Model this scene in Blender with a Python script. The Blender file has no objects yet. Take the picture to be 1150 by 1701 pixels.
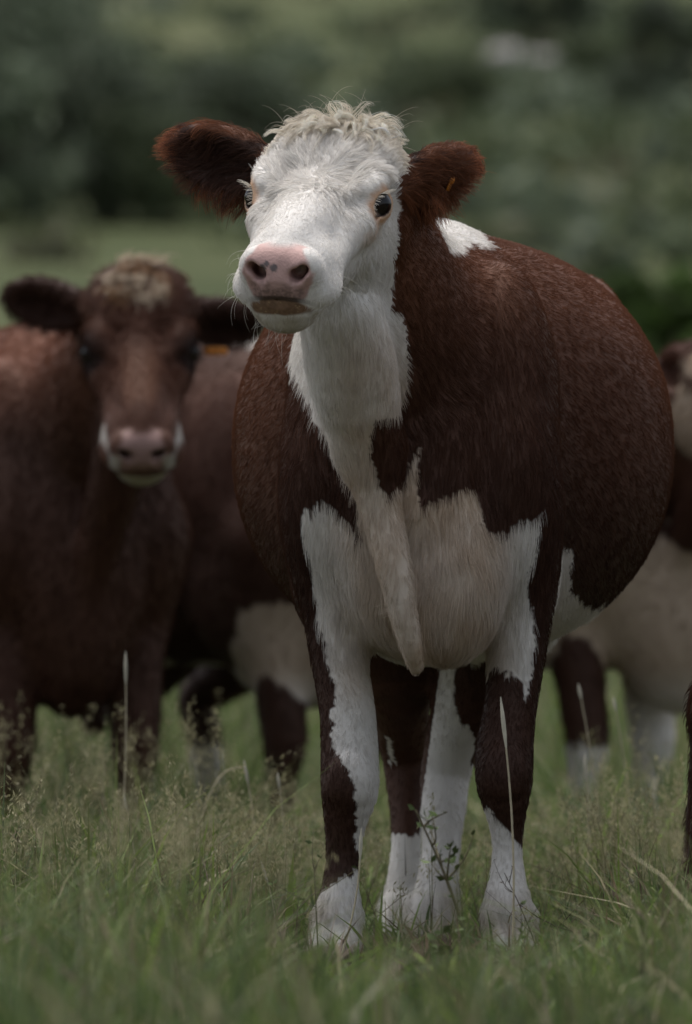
import bpy, math
import numpy as np

# ------------------------------------------------------------------ camera, world, sun, exposure
sc = bpy.context.scene
COL = sc.collection
CAM_D, CAM_H = 22.0, 0.46          # metres from the front hooves, lens height
F_PX = 21912.0                     # focal length in photograph pixels
HORIZON, CX = 1142.0, 575.0        # photograph row of the horizon, centre column

cam = bpy.data.cameras.new('camera')
cam_ob = bpy.data.objects.new('camera', cam)
COL.objects.link(cam_ob)
sc.camera = cam_ob
cam.sensor_fit = 'VERTICAL'
cam.sensor_height = 24.0
cam.sensor_width = 24.0
cam.lens = F_PX / 1701.0 * 24.0
cam.clip_start = 0.5
cam.clip_end = 3000.0
cam_ob.location = (0.0, -CAM_D, CAM_H)
cam_ob.rotation_euler = (math.radians(90) + math.atan((HORIZON - 850.5) / F_PX), 0, 0)
cam.dof.use_dof = True
cam.dof.focus_distance = CAM_D - 0.28
cam.dof.aperture_fstop = cam.lens / 58.0

world = bpy.data.worlds.new('World')
sc.world = world
world.use_nodes = True
wn = world.node_tree.nodes
wl = world.node_tree.links
wn.clear()
sky = wn.new('ShaderNodeTexSky')
sky.sky_type = 'NISHITA'
sky.sun_disc = False
SUN_ELEV, SUN_ROT = 74.0, 330.0
sky.sun_elevation = math.radians(SUN_ELEV)
sky.sun_rotation = math.radians(SUN_ROT)
sky.air_density = 1.0
sky.dust_density = 5.0
sky.ozone_density = 0.6
bg = wn.new('ShaderNodeBackground')
bg.inputs['Strength'].default_value = 0.15
wo = wn.new('ShaderNodeOutputWorld')
cloud = wn.new('ShaderNodeHueSaturation')          # overcast: the sky light is nearly grey
cloud.inputs['Saturation'].default_value = 0.40
wl.new(sky.outputs[0], cloud.inputs['Color'])
wl.new(cloud.outputs[0], bg.inputs['Color'])
wl.new(bg.outputs[0], wo.inputs['Surface'])

sun = bpy.data.lights.new('sun', 'SUN')
sun.energy = 0.8
sun.angle = math.radians(30)
sun.color = (1.0, 0.96, 0.90)
sun_ob = bpy.data.objects.new('sun', sun)
COL.objects.link(sun_ob)
# direction the light comes from: sun_rotation is measured from +Y towards +X
_e, _r = math.radians(SUN_ELEV), math.radians(SUN_ROT)
from mathutils import Vector
_dir = Vector((math.sin(_r) * math.cos(_e), math.cos(_r) * math.cos(_e), math.sin(_e)))
sun_ob.rotation_euler = _dir.to_track_quat('Z', 'Y').to_euler()

sc.view_settings.view_transform = 'Standard'
sc.view_settings.look = 'None'
sc.view_settings.gamma = 1.0
sc.view_settings.use_curve_mapping = False
sc.view_settings.exposure = 0.30
sc.cycles.use_denoising = True
sc.cycles.max_bounces = 6
sc.cycles.diffuse_bounces = 3
sc.cycles.transparent_max_bounces = 8

# ------------------------------------------------------------------ small tools
rng = np.random.default_rng(7)
F32 = np.float32


def P(px, py, y):
    """photograph pixel + world depth y -> world point"""
    s = (CAM_D + y) / F_PX
    return np.array([(px - CX) * s, y, CAM_H + (HORIZON - py) * s])


def to_px(p):
    s = F_PX / (CAM_D + p[:, 1])
    return CX + p[:, 0] * s, HORIZON - (p[:, 2] - CAM_H) * s


def nrm(v):
    return v / np.maximum(np.linalg.norm(v, axis=-1, keepdims=True), 1e-9)


def hash3(ix, iy, iz, seed):
    h = (ix.astype(np.int64) * 374761393 + iy.astype(np.int64) * 668265263 + iz.astype(np.int64) * 2147483647 + seed * 974711) & 0xFFFFFFFF
    h = ((h ^ (h >> 13)) * 1274126177) & 0xFFFFFFFF
    h = ((h ^ (h >> 16)) * 2246822519) & 0xFFFFFFFF
    return ((h ^ (h >> 15)) & 0xFFFFFF).astype(F32) / F32(0xFFFFFF)


def vnoise(p, scale, seed=0):
    """value noise in -1..1 at frequency `scale`"""
    q = p * scale
    i = np.floor(q).astype(np.int64)
    f = (q - i).astype(F32)
    f = f * f * (3 - 2 * f)
    r = 0
    for dx in (0, 1):
        wx = f[:, 0] if dx else 1 - f[:, 0]
        for dy in (0, 1):
            wy = f[:, 1] if dy else 1 - f[:, 1]
            for dz in (0, 1):
                wz = f[:, 2] if dz else 1 - f[:, 2]
                r = r + wx * wy * wz * hash3(i[:, 0] + dx, i[:, 1] + dy, i[:, 2] + dz, seed)
    return r * 2 - 1


def smooth01(a, b, x):
    t = np.clip((x - a) / (b - a), 0, 1)
    return t * t * (3 - 2 * t)


def in_poly(x, y, poly):
    inside = np.zeros(x.shape, bool)
    n = len(poly)
    for i in range(n):
        x0, y0 = poly[i]
        x1, y1 = poly[(i + 1) % n]
        if y0 == y1:
            continue
        c = ((y0 > y) != (y1 > y)) & (x < (x1 - x0) * (y - y0) / (y1 - y0) + x0)
        inside ^= c
    return inside


def link(ob, parent=None, label=None, category=None, group=None, kind=None):
    COL.objects.link(ob)
    if parent is not None:
        ob.parent = parent
    if label:
        ob['label'] = label
    if category:
        ob['category'] = category
    if group:
        ob['group'] = group
    if kind:
        ob['kind'] = kind
    return ob


def mesh_from(name, verts, faces, mat, smooth=True, cols=None, colname='coat'):
    """numpy verts (n,3), faces (m,k)"""
    me = bpy.data.meshes.new(name)
    verts = np.ascontiguousarray(verts, F32)
    faces = np.ascontiguousarray(faces, np.int32)
    m, k = faces.shape
    me.vertices.add(len(verts))
    me.vertices.foreach_set('co', verts.ravel())
    me.loops.add(m * k)
    me.loops.foreach_set('vertex_index', faces.ravel())
    me.polygons.add(m)
    me.polygons.foreach_set('loop_start', np.arange(0, m * k, k, dtype=np.int32))
    me.update(calc_edges=True)
    if smooth:
        me.polygons.foreach_set('use_smooth', np.ones(m, bool))
    if cols is not None:
        a = me.attributes.new(colname, 'FLOAT_COLOR', 'POINT')
        c4 = np.ones((len(verts), 4), F32)
        c4[:, :3] = cols
        a.data.foreach_set('color', c4.ravel())
    if mat:
        me.materials.append(mat)
    me.validate()
    return me


def new_mat(name):
    m = bpy.data.materials.new(name)
    m.use_nodes = True
    nt = m.node_tree
    b = nt.nodes['Principled BSDF']
    return m, nt, b


# ------------------------------------------------------------------ materials
def attr_material(name, attr, rough=0.6, spec=0.3, bump=0.0, bump_scale=200.0, trans=0.0, sheen=0.0):
    m, nt, b = new_mat(name)
    at = nt.nodes.new('ShaderNodeAttribute')
    at.attribute_name = attr
    nt.links.new(at.outputs['Color'], b.inputs['Base Color'])
    b.inputs['Roughness'].default_value = rough
    b.inputs['Specular IOR Level'].default_value = spec
    if sheen:
        b.inputs['Sheen Weight'].default_value = sheen
    if bump:
        no = nt.nodes.new('ShaderNodeTexNoise')
        no.inputs['Scale'].default_value = bump_scale
        no.inputs['Detail'].default_value = 3
        tc = nt.nodes.new('ShaderNodeTexCoord')
        nt.links.new(tc.outputs['Object'], no.inputs['Vector'])
        bu = nt.nodes.new('ShaderNodeBump')
        bu.inputs['Strength'].default_value = bump
        bu.inputs['Distance'].default_value = 0.002
        nt.links.new(no.outputs['Fac'], bu.inputs['Height'])
        nt.links.new(bu.outputs[0], b.inputs['Normal'])
    if trans:
        tr = nt.nodes.new('ShaderNodeBsdfTranslucent')
        nt.links.new(at.outputs['Color'], tr.inputs['Color'])
        mx = nt.nodes.new('ShaderNodeMixShader')
        mx.inputs[0].default_value = trans
        nt.links.new(b.outputs[0], mx.inputs[1])
        nt.links.new(tr.outputs[0], mx.inputs[2])
        nt.links.new(mx.outputs[0], nt.nodes['Material Output'].inputs['Surface'])
    return m


M_SKIN = attr_material('cow_hide', 'coat', 0.62, 0.25, 0.5, 260.0)
M_HAIR = attr_material('cow_hair', 'hair_color', 0.55, 0.16, trans=0.25)
M_GRASS = attr_material('grass_blades', 'tint', 0.55, 0.25, trans=0.35)
M_LEAF = attr_material('leaves', 'tint', 0.6, 0.2, trans=0.25)


def plain_mat(name, col, rough=0.6, spec=0.3, var=0.25, scale=40.0, bump=0.3):
    m, nt, b = new_mat(name)
    no = nt.nodes.new('ShaderNodeTexNoise')
    no.inputs['Scale'].default_value = scale
    no.inputs['Detail'].default_value = 5
    tc = nt.nodes.new('ShaderNodeTexCoord')
    nt.links.new(tc.outputs['Object'], no.inputs['Vector'])
    rp = nt.nodes.new('ShaderNodeValToRGB')
    rp.color_ramp.elements[0].position = 0.3
    rp.color_ramp.elements[1].position = 0.7
    rp.color_ramp.elements[0].color = (*[c * (1 - var) for c in col], 1)
    rp.color_ramp.elements[1].color = (*[min(1, c * (1 + var)) for c in col], 1)
    nt.links.new(no.outputs['Fac'], rp.inputs[0])
    nt.links.new(rp.outputs[0], b.inputs['Base Color'])
    b.inputs['Roughness'].default_value = rough
    b.inputs['Specular IOR Level'].default_value = spec
    if bump:
        bu = nt.nodes.new('ShaderNodeBump')
        bu.inputs['Strength'].default_value = bump
        bu.inputs['Distance'].default_value = 0.01
        nt.links.new(no.outputs['Fac'], bu.inputs['Height'])
        nt.links.new(bu.outputs[0], b.inputs['Normal'])
    return m


def uv_sphere(nu, nv):
    v = [(0, 0, 1)]
    for i in range(1, nv):
        th = math.pi * i / nv
        for j in range(nu):
            ph = 2 * math.pi * j / nu
            v.append((math.sin(th) * math.cos(ph), math.sin(th) * math.sin(ph), math.cos(th)))
    v.append((0, 0, -1))
    f = []
    for j in range(nu):
        f.append((0, 1 + j, 1 + (j + 1) % nu))
        b = 1 + (nv - 2) * nu
        f.append((len(v) - 1, b + (j + 1) % nu, b + j))
    for i in range(nv - 2):
        for j in range(nu):
            a, b = 1 + i * nu + j, 1 + i * nu + (j + 1) % nu
            f += [(a, a + nu, b + nu), (a, b + nu, b)]
    return np.array(v, float), np.array(f)


# ================================================================== the land
def ground_z(x, y):
    d = np.asarray(y, float) + CAM_D
    z = 0.055 * np.maximum(d - 57, 0) ** 1.0
    z = z + 0.020 * np.maximum(d - 200, 0)
    # ease into the slope, roll the land a little
    z = z * smooth01(50, 75, d)
    xx = np.asarray(x, float)
    roll = (np.sin(xx * 0.045 + 1.3) * np.cos(d * 0.031) + 0.6 * np.sin(xx * 0.021 + d * 0.017)) * 0.55
    z = z + roll * smooth01(70, 160, d)
    small = (np.sin(xx * 2.1 + d * 0.9) + np.sin(xx * 0.8 - d * 1.7)) * 0.006
    return z + small * smooth01(1.5, 4.0, np.abs(d - CAM_D - 0.4))


def ground_material():
    m, nt, b = new_mat('pasture')
    tc = nt.nodes.new('ShaderNodeTexCoord')

    def noise(scale, detail=6, rough=0.6):
        n = nt.nodes.new('ShaderNodeTexNoise')
        n.inputs['Scale'].default_value = scale
        n.inputs['Detail'].default_value = detail
        n.inputs['Roughness'].default_value = rough
        nt.links.new(tc.outputs['Object'], n.inputs['Vector'])
        return n

    def ramp(src, stops):
        r = nt.nodes.new('ShaderNodeValToRGB')
        while len(r.color_ramp.elements) < len(stops):
            r.color_ramp.elements.new(0.5)
        for e, (p, c) in zip(r.color_ramp.elements, stops):
            e.position = p
            e.color = (*c, 1)
        nt.links.new(src.outputs['Fac'], r.inputs[0])
        return r
    big = ramp(noise(0.06, 5), [(0.34, (0.060, 0.078, 0.034)), (0.46, (0.080, 0.098, 0.044)), (0.58, (0.100, 0.115, 0.054)), (0.70, (0.120, 0.122, 0.065))])
    fine = ramp(noise(9.0, 8, 0.7), [(0.30, (0.50, 0.42, 0.34)), (0.55, (1, 1, 1)), (0.75, (1.35, 1.25, 1.05))])
    mx = nt.nodes.new('ShaderNodeMix')
    mx.data_type = 'RGBA'
    mx.blend_type = 'MULTIPLY'
    mx.inputs['Factor'].default_value = 0.8
    nt.links.new(big.outputs[0], mx.inputs['A'])
    nt.links.new(fine.outputs[0], mx.inputs['B'])
    # thatch and soil between the blades of the near pasture
    sep = nt.nodes.new('ShaderNodeSeparateXYZ')
    nt.links.new(tc.outputs['Object'], sep.inputs[0])
    mr = nt.nodes.new('ShaderNodeMapRange')
    mr.inputs['From Min'].default_value = 12.0
    mr.inputs['From Max'].default_value = 42.0
    nt.links.new(sep.outputs['Y'], mr.inputs['Value'])
    soil = ramp(noise(6.0, 8, 0.7), [(0.35, (0.030, 0.026, 0.018)), (0.55, (0.055, 0.050, 0.028)), (0.72, (0.095, 0.080, 0.050))])
    m2 = nt.nodes.new('ShaderNodeMix')
    m2.data_type = 'RGBA'
    nt.links.new(mr.outputs['Result'], m2.inputs['Factor'])
    nt.links.new(soil.outputs[0], m2.inputs['A'])
    nt.links.new(mx.outputs['Result'], m2.inputs['B'])
    nt.links.new(m2.outputs['Result'], b.inputs['Base Color'])
    b.inputs['Roughness'].default_value = 0.95
    b.inputs['Specular IOR Level'].default_value = 0.1
    bu = nt.nodes.new('ShaderNodeBump')
    bu.inputs['Distance'].default_value = 0.05
    bu.inputs['Strength'].default_value = 0.6
    nt.links.new(noise(25, 6).outputs['Fac'], bu.inputs['Height'])
    nt.links.new(bu.outputs[0], b.inputs['Normal'])
    return m


def build_ground():
    ys = np.concatenate([np.linspace(-60, -10, 8)[:-1], np.linspace(-10, 30, 161)[:-1], np.linspace(30, 120, 61)[:-1], np.linspace(120, 400, 71)[:-1], np.linspace(400, 1600, 25)])
    hx = np.concatenate([np.linspace(0, 4, 33)[:-1], np.linspace(4, 40, 37)[:-1], np.linspace(40, 160, 25)[:-1], np.linspace(160, 900, 15)])
    xs = np.concatenate([-hx[:0:-1], hx])
    X, Y = np.meshgrid(xs, ys, indexing='ij')
    V = np.stack([X.ravel(), Y.ravel(), ground_z(X.ravel(), Y.ravel())], 1)
    ny = len(ys)
    i, j = np.meshgrid(np.arange(len(xs) - 1), np.arange(ny - 1), indexing='ij')
    a = (i * ny + j).ravel()
    Fq = np.stack([a, a + ny, a + ny + 1, a + 1], 1)
    me = mesh_from('ground', V, Fq, ground_material())
    link(bpy.data.objects.new('ground', me), kind='structure')


build_ground()


# ------------------------------------------------------------------ grass
def cover(x):
    """height above the hooves' ground that the grass in front hides"""
    return 0.068 + 0.110 * smooth01(-0.05, -0.26, x) + 0.085 * smooth01(0.36, 0.50, x)


def grass_height(x, y):
    c = cover(x)
    near = np.maximum(CAM_H - (CAM_D + np.minimum(y, 0)) / CAM_D * (CAM_H - c), 0.025)
    far = c * 1.0 + 0.035 + 0.07 * smooth01(0.6, 4.0, y) + 0.18 * smooth01(7.5, 16, y)
    return np.where(y < 0, near, np.maximum(far, near))


def blades(x, y, h, w, seed, lean=0.45):
    """one strip of three segments for each blade"""
    g = np.random.default_rng(seed)
    n = len(x)
    a = g.uniform(0, 2 * math.pi, n)
    bend = h * np.abs(g.normal(0, lean, n))
    dx, dy = np.cos(a) * bend, np.sin(a) * bend
    f = g.uniform(-0.9, 0.9, n)                      # facing of the flat side
    wx, wy = np.cos(f), np.sin(f)
    z0 = ground_z(x, y) - 0.004
    ts = (0.0, 0.4, 0.75, 1.0)
    ws = (1.0, 0.85, 0.5, 0.0)
    V = []
    for t, k in zip(ts, ws):
        cx_, cy_ = x + dx * t * t, y + dy * t * t
        cz = z0 + h * t * (1 - 0.18 * t * np.minimum(bend / h, 1.5))
        if k > 0:
            V.append(np.stack([cx_ - wx * w * k * 0.5, cy_ - wy * w * k * 0.5, cz], 1))
            V.append(np.stack([cx_ + wx * w * k * 0.5, cy_ + wy * w * k * 0.5, cz], 1))
        else:
            V.append(np.stack([cx_, cy_, cz], 1))
    V = np.stack(V, 1).reshape(-1, 3)
    tri = np.array([[0, 1, 3], [0, 3, 2], [2, 3, 5], [2, 5, 4], [4, 5, 6]])
    T = (np.arange(n)[:, None, None] * 7 + tri[None]).reshape(-1, 3)
    return V, T


GREENS = np.array([[0.115, 0.165, 0.048], [0.085, 0.130, 0.042], [0.160, 0.200, 0.066], [0.100, 0.130, 0.062], [0.215, 0.215, 0.100], [0.400, 0.350, 0.230], [0.150, 0.105, 0.070], [0.180, 0.270, 0.040]])
GREEN_P = np.array([0.24, 0.20, 0.18, 0.15, 0.09, 0.06, 0.045, 0.035])


def grass_colors(n, per, seed, p=GREEN_P):
    g = np.random.default_rng(seed)
    c = GREENS[g.choice(len(GREENS), n, p=p / p.sum())] * g.uniform(0.75, 1.25, (n, 1))
    return np.repeat(c, per, 0)


def build_grass():
    g = np.random.default_rng(3)
    Vs, Ts, Cs = [], [], []
    off = 0
    # (y range, half width, blades per m2, blade width)
    zones = [(-9.5, -4.0, 1.3, 420, 0.0050), (-4.0, 0.6, 1.5, 1500, 0.0048), (0.6, 5.0, 1.9, 1150, 0.0052), (5.0, 14.0, 2.6, 700, 0.0065), (14.0, 38.0, 4.2, 320, 0.009), (38.0, 75.0, 6.5, 60, 0.02), (-5.0, 14.0, 4.5, 200, 0.006), (-3.2, 3.0, 1.3, 42, 0.0072), (-4.0, 4.0, 1.4, 60, 0.0026)]
    for k, (y0, y1, hw, dn, w) in enumerate(zones):
        n = int((y1 - y0) * 2 * hw * dn)
        x = g.uniform(-hw, hw, n)
        y = g.uniform(y0, y1, n)
        # tufts: bunch the blades, leave thin places
        p3 = np.stack([x, y, np.zeros(n)], 1)
        tuft = vnoise(p3, 5.0, 50 + k) * 0.6 + vnoise(p3, 1.6, 60 + k) * 0.6
        keep = g.random(n) < 0.55 + 0.5 * tuft
        bare_patch = ((x - 0.10) / 0.22) ** 2 + ((y + 0.9) / 1.1) ** 2 < 1
        keep &= ~(bare_patch & (g.random(n) < 0.75))
        x, y, tuft = x[keep], y[keep], tuft[keep]
        n = len(x)
        h = grass_height(x, y) * (0.35 + 0.85 * g.random(n) ** 1.3) * (1 + 0.45 * tuft)
        h = np.where(y > 38, h * 1.2, h)
        centre = (x > -0.10) & (x < 0.40) & (y < 0.3)
        if k == 7:
            h = np.where(centre, h, h * g.uniform(1.0, 1.6, n))
        if k == 8:
            h = np.minimum(np.where(centre, h * 1.3, h * g.uniform(1.2, 2.0, n)), 0.24)
        V, T = blades(x, y, h, w * np.where(g.random(n) < 0.12, g.uniform(1.4, 2.4, n), g.uniform(0.5, 1.3, n)), 70 + k, 0.85)
        Vs.append(V)
        Ts.append(T + off)
        off += len(V)
        p3 = np.stack([x, y, np.zeros(n)], 1)
        tint = 1.0 + 0.25 * vnoise(p3, 0.9, 77) + 0.35 * vnoise(p3, 7.0, 78)
        cb = grass_colors(n, 1, 80 + k) * tint[:, None]
        if k == 7:
            cb = np.array([0.19, 0.265, 0.055]) * g.uniform(0.7, 1.3, (n, 1))
        if k == 8:
            cb = np.array([0.075, 0.050, 0.040]) * g.uniform(0.6, 1.5, (n, 1))
        dead = (((x - 0.08) / 0.30) ** 2 + ((y + 0.9) / 1.3) ** 2 < 1) & (g.random(n) < 0.6)
        cb[dead] = np.array([0.16, 0.115, 0.085]) * g.uniform(0.6, 1.4, (int(dead.sum()), 1))
        Cs.append(np.repeat(cb, 7, 0))
    me = mesh_from('grass', np.concatenate(Vs), np.concatenate(Ts), M_GRASS, False, np.concatenate(Cs), 'tint')
    link(bpy.data.objects.new('grass', me), None, 'rough green pasture grass mixed with dry blades', 'grass', None, 'stuff')


build_grass()


def tube(path, rad, sides=5):
    path = np.asarray(path, float)
    k = len(path)
    tg = nrm(np.gradient(path, axis=0))
    ref = np.array([0.31, 0.83, 0.47])
    u = nrm(np.cross(tg, ref))
    v = np.cross(tg, u)
    ang = np.arange(sides) * 2 * math.pi / sides
    V = path[:, None] + (np.cos(ang)[None, :, None] * u[:, None] + np.sin(ang)[None, :, None] * v[:, None]) * np.asarray(rad)[:, None, None]
    i, j = np.meshgrid(np.arange(k - 1), np.arange(sides), indexing='ij')
    a = (i * sides + j).ravel()
    b = (i * sides + (j + 1) % sides).ravel()
    Q = np.stack([a, b, b + sides, a + sides], 1)
    T = np.concatenate([Q[:, [0, 1, 2]], Q[:, [0, 2, 3]]])
    return V.reshape(-1, 3), T


def merge(parts):
    Vs, Ts, off = [], [], 0
    for V, T in parts:
        Vs.append(V)
        Ts.append(np.asarray(T) + off)
        off += len(V)
    return np.concatenate(Vs), np.concatenate(Ts)


def build_seed_grass():
    """feathery flowering stalks scattered through the pasture"""
    g = np.random.default_rng(17)
    n0 = 1300
    y = np.concatenate([g.uniform(-6, 0.3, 260), g.uniform(0.3, 6, 560), g.uniform(6, 26, n0 - 820)])
    x = g.uniform(-1, 1, n0) * (1.2 + np.maximum(y, 0) * 0.10)
    # thick stands beside the cows
    xs = np.concatenate([g.normal(-0.20, 0.10, 130), g.normal(0.52, 0.09, 130), g.normal(-0.52, 0.08, 60)])
    x = np.concatenate([x, xs])
    y = np.concatenate([y, g.uniform(0.4, 3.6, len(xs))])
    n = len(x)
    near_feet = (x > -0.08) & (x < 0.40) & (y < 0.2)
    keep = ~(near_feet & (g.random(n) < 0.85))
    stand = np.arange(n) >= n0
    x, y, stand = x[keep], y[keep], stand[keep]
    n = len(x)
    h = grass_height(x, y) * g.uniform(1.05, 1.6, n) + 0.02
    h = np.where(stand, g.uniform(0.15, 0.30, n), h)
    V, T = blades(x, y, h, np.full(n, 0.0022), 91, 0.22)
    C = np.repeat(np.array([0.17, 0.16, 0.075]) * g.uniform(0.7, 1.2, (n, 1)), 7, 0)
    # heads: small flakes round the top third
    m = 34
    vv = V.reshape(n, 7, 3)
    t = g.uniform(0.0, 1.0, (n, m, 1))
    base = vv[:, None, 4] * (1 - t) + vv[:, None, 6] * t
    spread = (0.004 + 0.020 * (1 - t) * g.random((n, m, 1))) * (0.5 + g.random((n, 1, 1)))
    ctr = base + g.normal(0, 1, (n, m, 3)) * spread * np.array([1, 1, 0.6])
    e1 = nrm(g.normal(0, 1, (n, m, 3))) * 0.0042
    e1[..., 2] = np.abs(e1[..., 2]) + 0.002
    e2 = nrm(g.normal(0, 1, (n, m, 3))) * 0.0013
    hv = np.stack([ctr - e1, ctr + e2, ctr + e1, ctr - e2], 2).reshape(-1, 3)
    k = np.arange(n * m)[:, None] * 4
    ht = np.concatenate([k + np.array([[0, 1, 2]]), k + np.array([[0, 2, 3]])])
    hc = np.repeat(np.array([0.36, 0.33, 0.19]) * g.uniform(0.6, 1.25, (n, 1)), m * 4, 0)
    Va, Ta = merge([(V, T), (hv, ht)])
    me = mesh_from('seed_grass', Va, Ta, M_GRASS, False, np.concatenate([C, hc]), 'tint')
    link(bpy.data.objects.new('seed_grass', me), None, 'feathery pale seed heads standing above the grass', 'grass', None, 'stuff')


build_seed_grass()


# ------------------------------------------------------------------ trees, bushes and rocks on the hillside
M_BARK = plain_mat('bark', (0.06, 0.045, 0.035), 0.9, 0.1)
M_ROCK = plain_mat('pale_rock', (0.36, 0.34, 0.33), 0.9, 0.2, 0.3, 3.0)


def make_tree(name, px, d, base_w, h, tint, label, category, group, seed, trunk_h=0.08, leaves=3400, dens=1.0):
    g = np.random.default_rng(seed)
    x = (px - CX) * d / F_PX
    y = d - CAM_D
    z = float(ground_z(np.array([x]), np.array([y]))[0])
    root = bpy.data.objects.new(name, None)
    root.location = (x, y, z)
    link(root, None, label, category, group)
    # trunk with limbs
    parts = []
    th = h * (trunk_h + 0.35)
    k = 7
    pth = np.stack([np.cumsum(g.normal(0, 0.02 * h, k)), np.cumsum(g.normal(0, 0.02 * h, k)), np.linspace(-0.1, th, k)], 1)
    pth[0, :2] = 0
    parts.append(tube(pth, np.linspace(0.045 * h, 0.012 * h, k), 7))
    blobs = []
    nb = 18
    for i in range(nb):
        a = g.uniform(0, 6.28)
        rr = base_w * 0.5 * math.sqrt(g.random()) * 0.85
        zz = h * (trunk_h + (1 - trunk_h) * (0.04 + 0.84 * g.random() * (1 - 0.35 * rr / (base_w * 0.5))))
        c = np.array([math.cos(a) * rr, math.sin(a) * rr, zz])
        blobs.append((c, base_w * g.uniform(0.16, 0.27)))
        s0 = pth[g.integers(2, k)]
        mid = (s0 + c) / 2 + g.normal(0, 0.03 * h, 3)
        parts.append(tube(np.stack([s0, mid, c]), [0.018 * h, 0.011 * h, 0.004 * h], 5))
    V, T = merge(parts)
    link(bpy.data.objects.new('trunk', mesh_from('trunk', V, T, M_BARK)), root)
    ls = 0.055 * h ** 0.6
    n = int(leaves * dens)
    bi = g.integers(0, nb, n)
    cc = np.array([b[0] for b in blobs])[bi]
    rr = np.array([b[1] for b in blobs])[bi]
    dirs = nrm(g.normal(0, 1, (n, 3)))
    ctr = cc + dirs * (rr * g.random(n) ** 0.45)[:, None] * np.array([1, 1, 0.8])
    ctr[:, 2] = np.maximum(ctr[:, 2], 0.03)
    e1 = nrm(g.normal(0, 1, (n, 3))) * ls * g.uniform(0.7, 1.4, (n, 1))
    e2 = nrm(np.cross(e1, g.normal(0, 1, (n, 3)))) * ls * 0.45
    V = np.stack([ctr - e1, ctr + e2, ctr + e1, ctr - e2], 1).reshape(-1, 3)
    q = np.arange(n)[:, None] * 4
    T = np.concatenate([q + np.array([[0, 1, 2]]), q + np.array([[0, 2, 3]])])
    C = np.repeat(np.array(tint) * g.uniform(0.65, 1.35, (n, 1)) * (1 + 0.2 * g.normal(0, 1, nb)[bi])[:, None].clip(0.5, 1.6), 4, 0)
    link(bpy.data.objects.new('crown', mesh_from('crown', V, T, M_LEAF, False, C, 'tint')), root)


DK = (0.108, 0.134, 0.088)
MD = (0.098, 0.124, 0.066)
BR = (0.095, 0.150, 0.042)
GB = (0.104, 0.128, 0.084)
HG = 'trees and bushes on the hillside'
make_tree('tree', -60, 163, 3.0, 3.6, DK, 'dark dense tree at the outer end of the left hillside clump', 'tree', HG, 1)
make_tree('tree', 60, 168, 3.2, 3.4, DK, 'dark rounded tree in the left hillside clump', 'tree', HG, 2)
make_tree('tree', 185, 165, 2.6, 2.7, DK, 'dark tree of the left clump beside the cow\'s ear', 'tree', HG, 3)
make_tree('tree', 60, 262, 4.4, 5.2, DK, 'tall dark tree rising behind the left hillside clump', 'tree', HG, 4)
make_tree('bush', 300, 164, 2.1, 1.8, MD, 'low dark green bush below the brown ear on the hillside', 'bush', HG, 5, 0.1)
make_tree('bush', 395, 185, 2.4, 2.2, GB, 'grey green bush directly behind the white face', 'bush', HG, 6, 0.1)
make_tree('tree', 885, 318, 3.4, 3.6, DK, 'dark tree standing behind the pale rocks', 'tree', HG, 7)
make_tree('bush', 1105, 232, 2.0, 3.0, GB, 'blue green bush high on the right slope', 'bush', HG, 8, 0.1)
make_tree('bush', 1010, 262, 2.2, 1.7, MD, 'small dull bush below the pale rocks', 'bush', HG, 9, 0.1)
make_tree('bush', 1080, 92, 0.80, 2.0, BR, 'bright green leafy bush behind the cow\'s rump', 'bush', HG, 10, 0.08)
make_tree('bush', 1180, 86, 0.9, 1.45, BR, 'bright green bush at the field edge beside the leafy one', 'bush', HG, 11, 0.08)
make_tree('bush', 1010, 104, 0.7, 1.5, MD, 'darker green bush between the rump and the bright bushes', 'bush', HG, 12, 0.08)
make_tree('bush', 700, 228, 2.6, 1.5, MD, 'spreading low bush on the slope above the curly forelock', 'bush', HG, 13, 0.1)


def build_scrub():
    """the bracken and low scrub that cover the slope as one mass"""
    g = np.random.default_rng(29)
    n = 900
    d = g.uniform(105, 345, n)
    x = g.uniform(-1, 1, n) * (6 + d * 0.055)
    tint = np.array([MD, MD, GB, (0.100, 0.122, 0.060), (0.125, 0.128, 0.075), MD])[g.integers(0, 6, n)]
    patch = vnoise(np.stack([x, d * 0.16, 0 * x], 1), 0.35, 5) + 0.5 * vnoise(np.stack([x, d * 0.16, 0 * x], 1), 0.9, 6)
    tint = np.where(patch[:, None] > 0.3, np.array(DK) * 1.15, tint)
    keep = (patch > -0.55) & ~((d < 150) & (x < -0.3 * d / 22 * 0.2))
    x, d, tint = x[keep], d[keep], tint[keep]
    n = len(x)
    m = 46
    R = g.uniform(0.35, 0.95, n)
    ctr = np.stack([x, d - CAM_D, ground_z(x, d - CAM_D)], 1)[:, None] + nrm(g.normal(0, 1, (n, m, 3))) * (R[:, None] * g.random((n, m)) ** 0.4)[..., None] * np.array([1.3, 1.3, 0.75])
    ctr[..., 2] += 0.25 * R[:, None]
    e1 = nrm(g.normal(0, 1, (n, m, 3))) * 0.20
    e2 = nrm(np.cross(e1, g.normal(0, 1, (n, m, 3)))) * 0.11
    V = np.stack([ctr - e1, ctr + e2, ctr + e1, ctr - e2], 2).reshape(-1, 3)
    q = np.arange(n * m)[:, None] * 4
    T = np.concatenate([q + np.array([[0, 1, 2]]), q + np.array([[0, 2, 3]])])
    C = np.repeat((tint[:, None] * g.uniform(0.7, 1.3, (n, m, 1))).reshape(-1, 3), 4, 0)
    me = mesh_from('scrub', V, T, M_LEAF, False, C, 'tint')
    link(bpy.data.objects.new('scrub', me), None, 'mottled green scrub covering the far hillside', 'scrub', None, 'stuff')


build_scrub()


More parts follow.
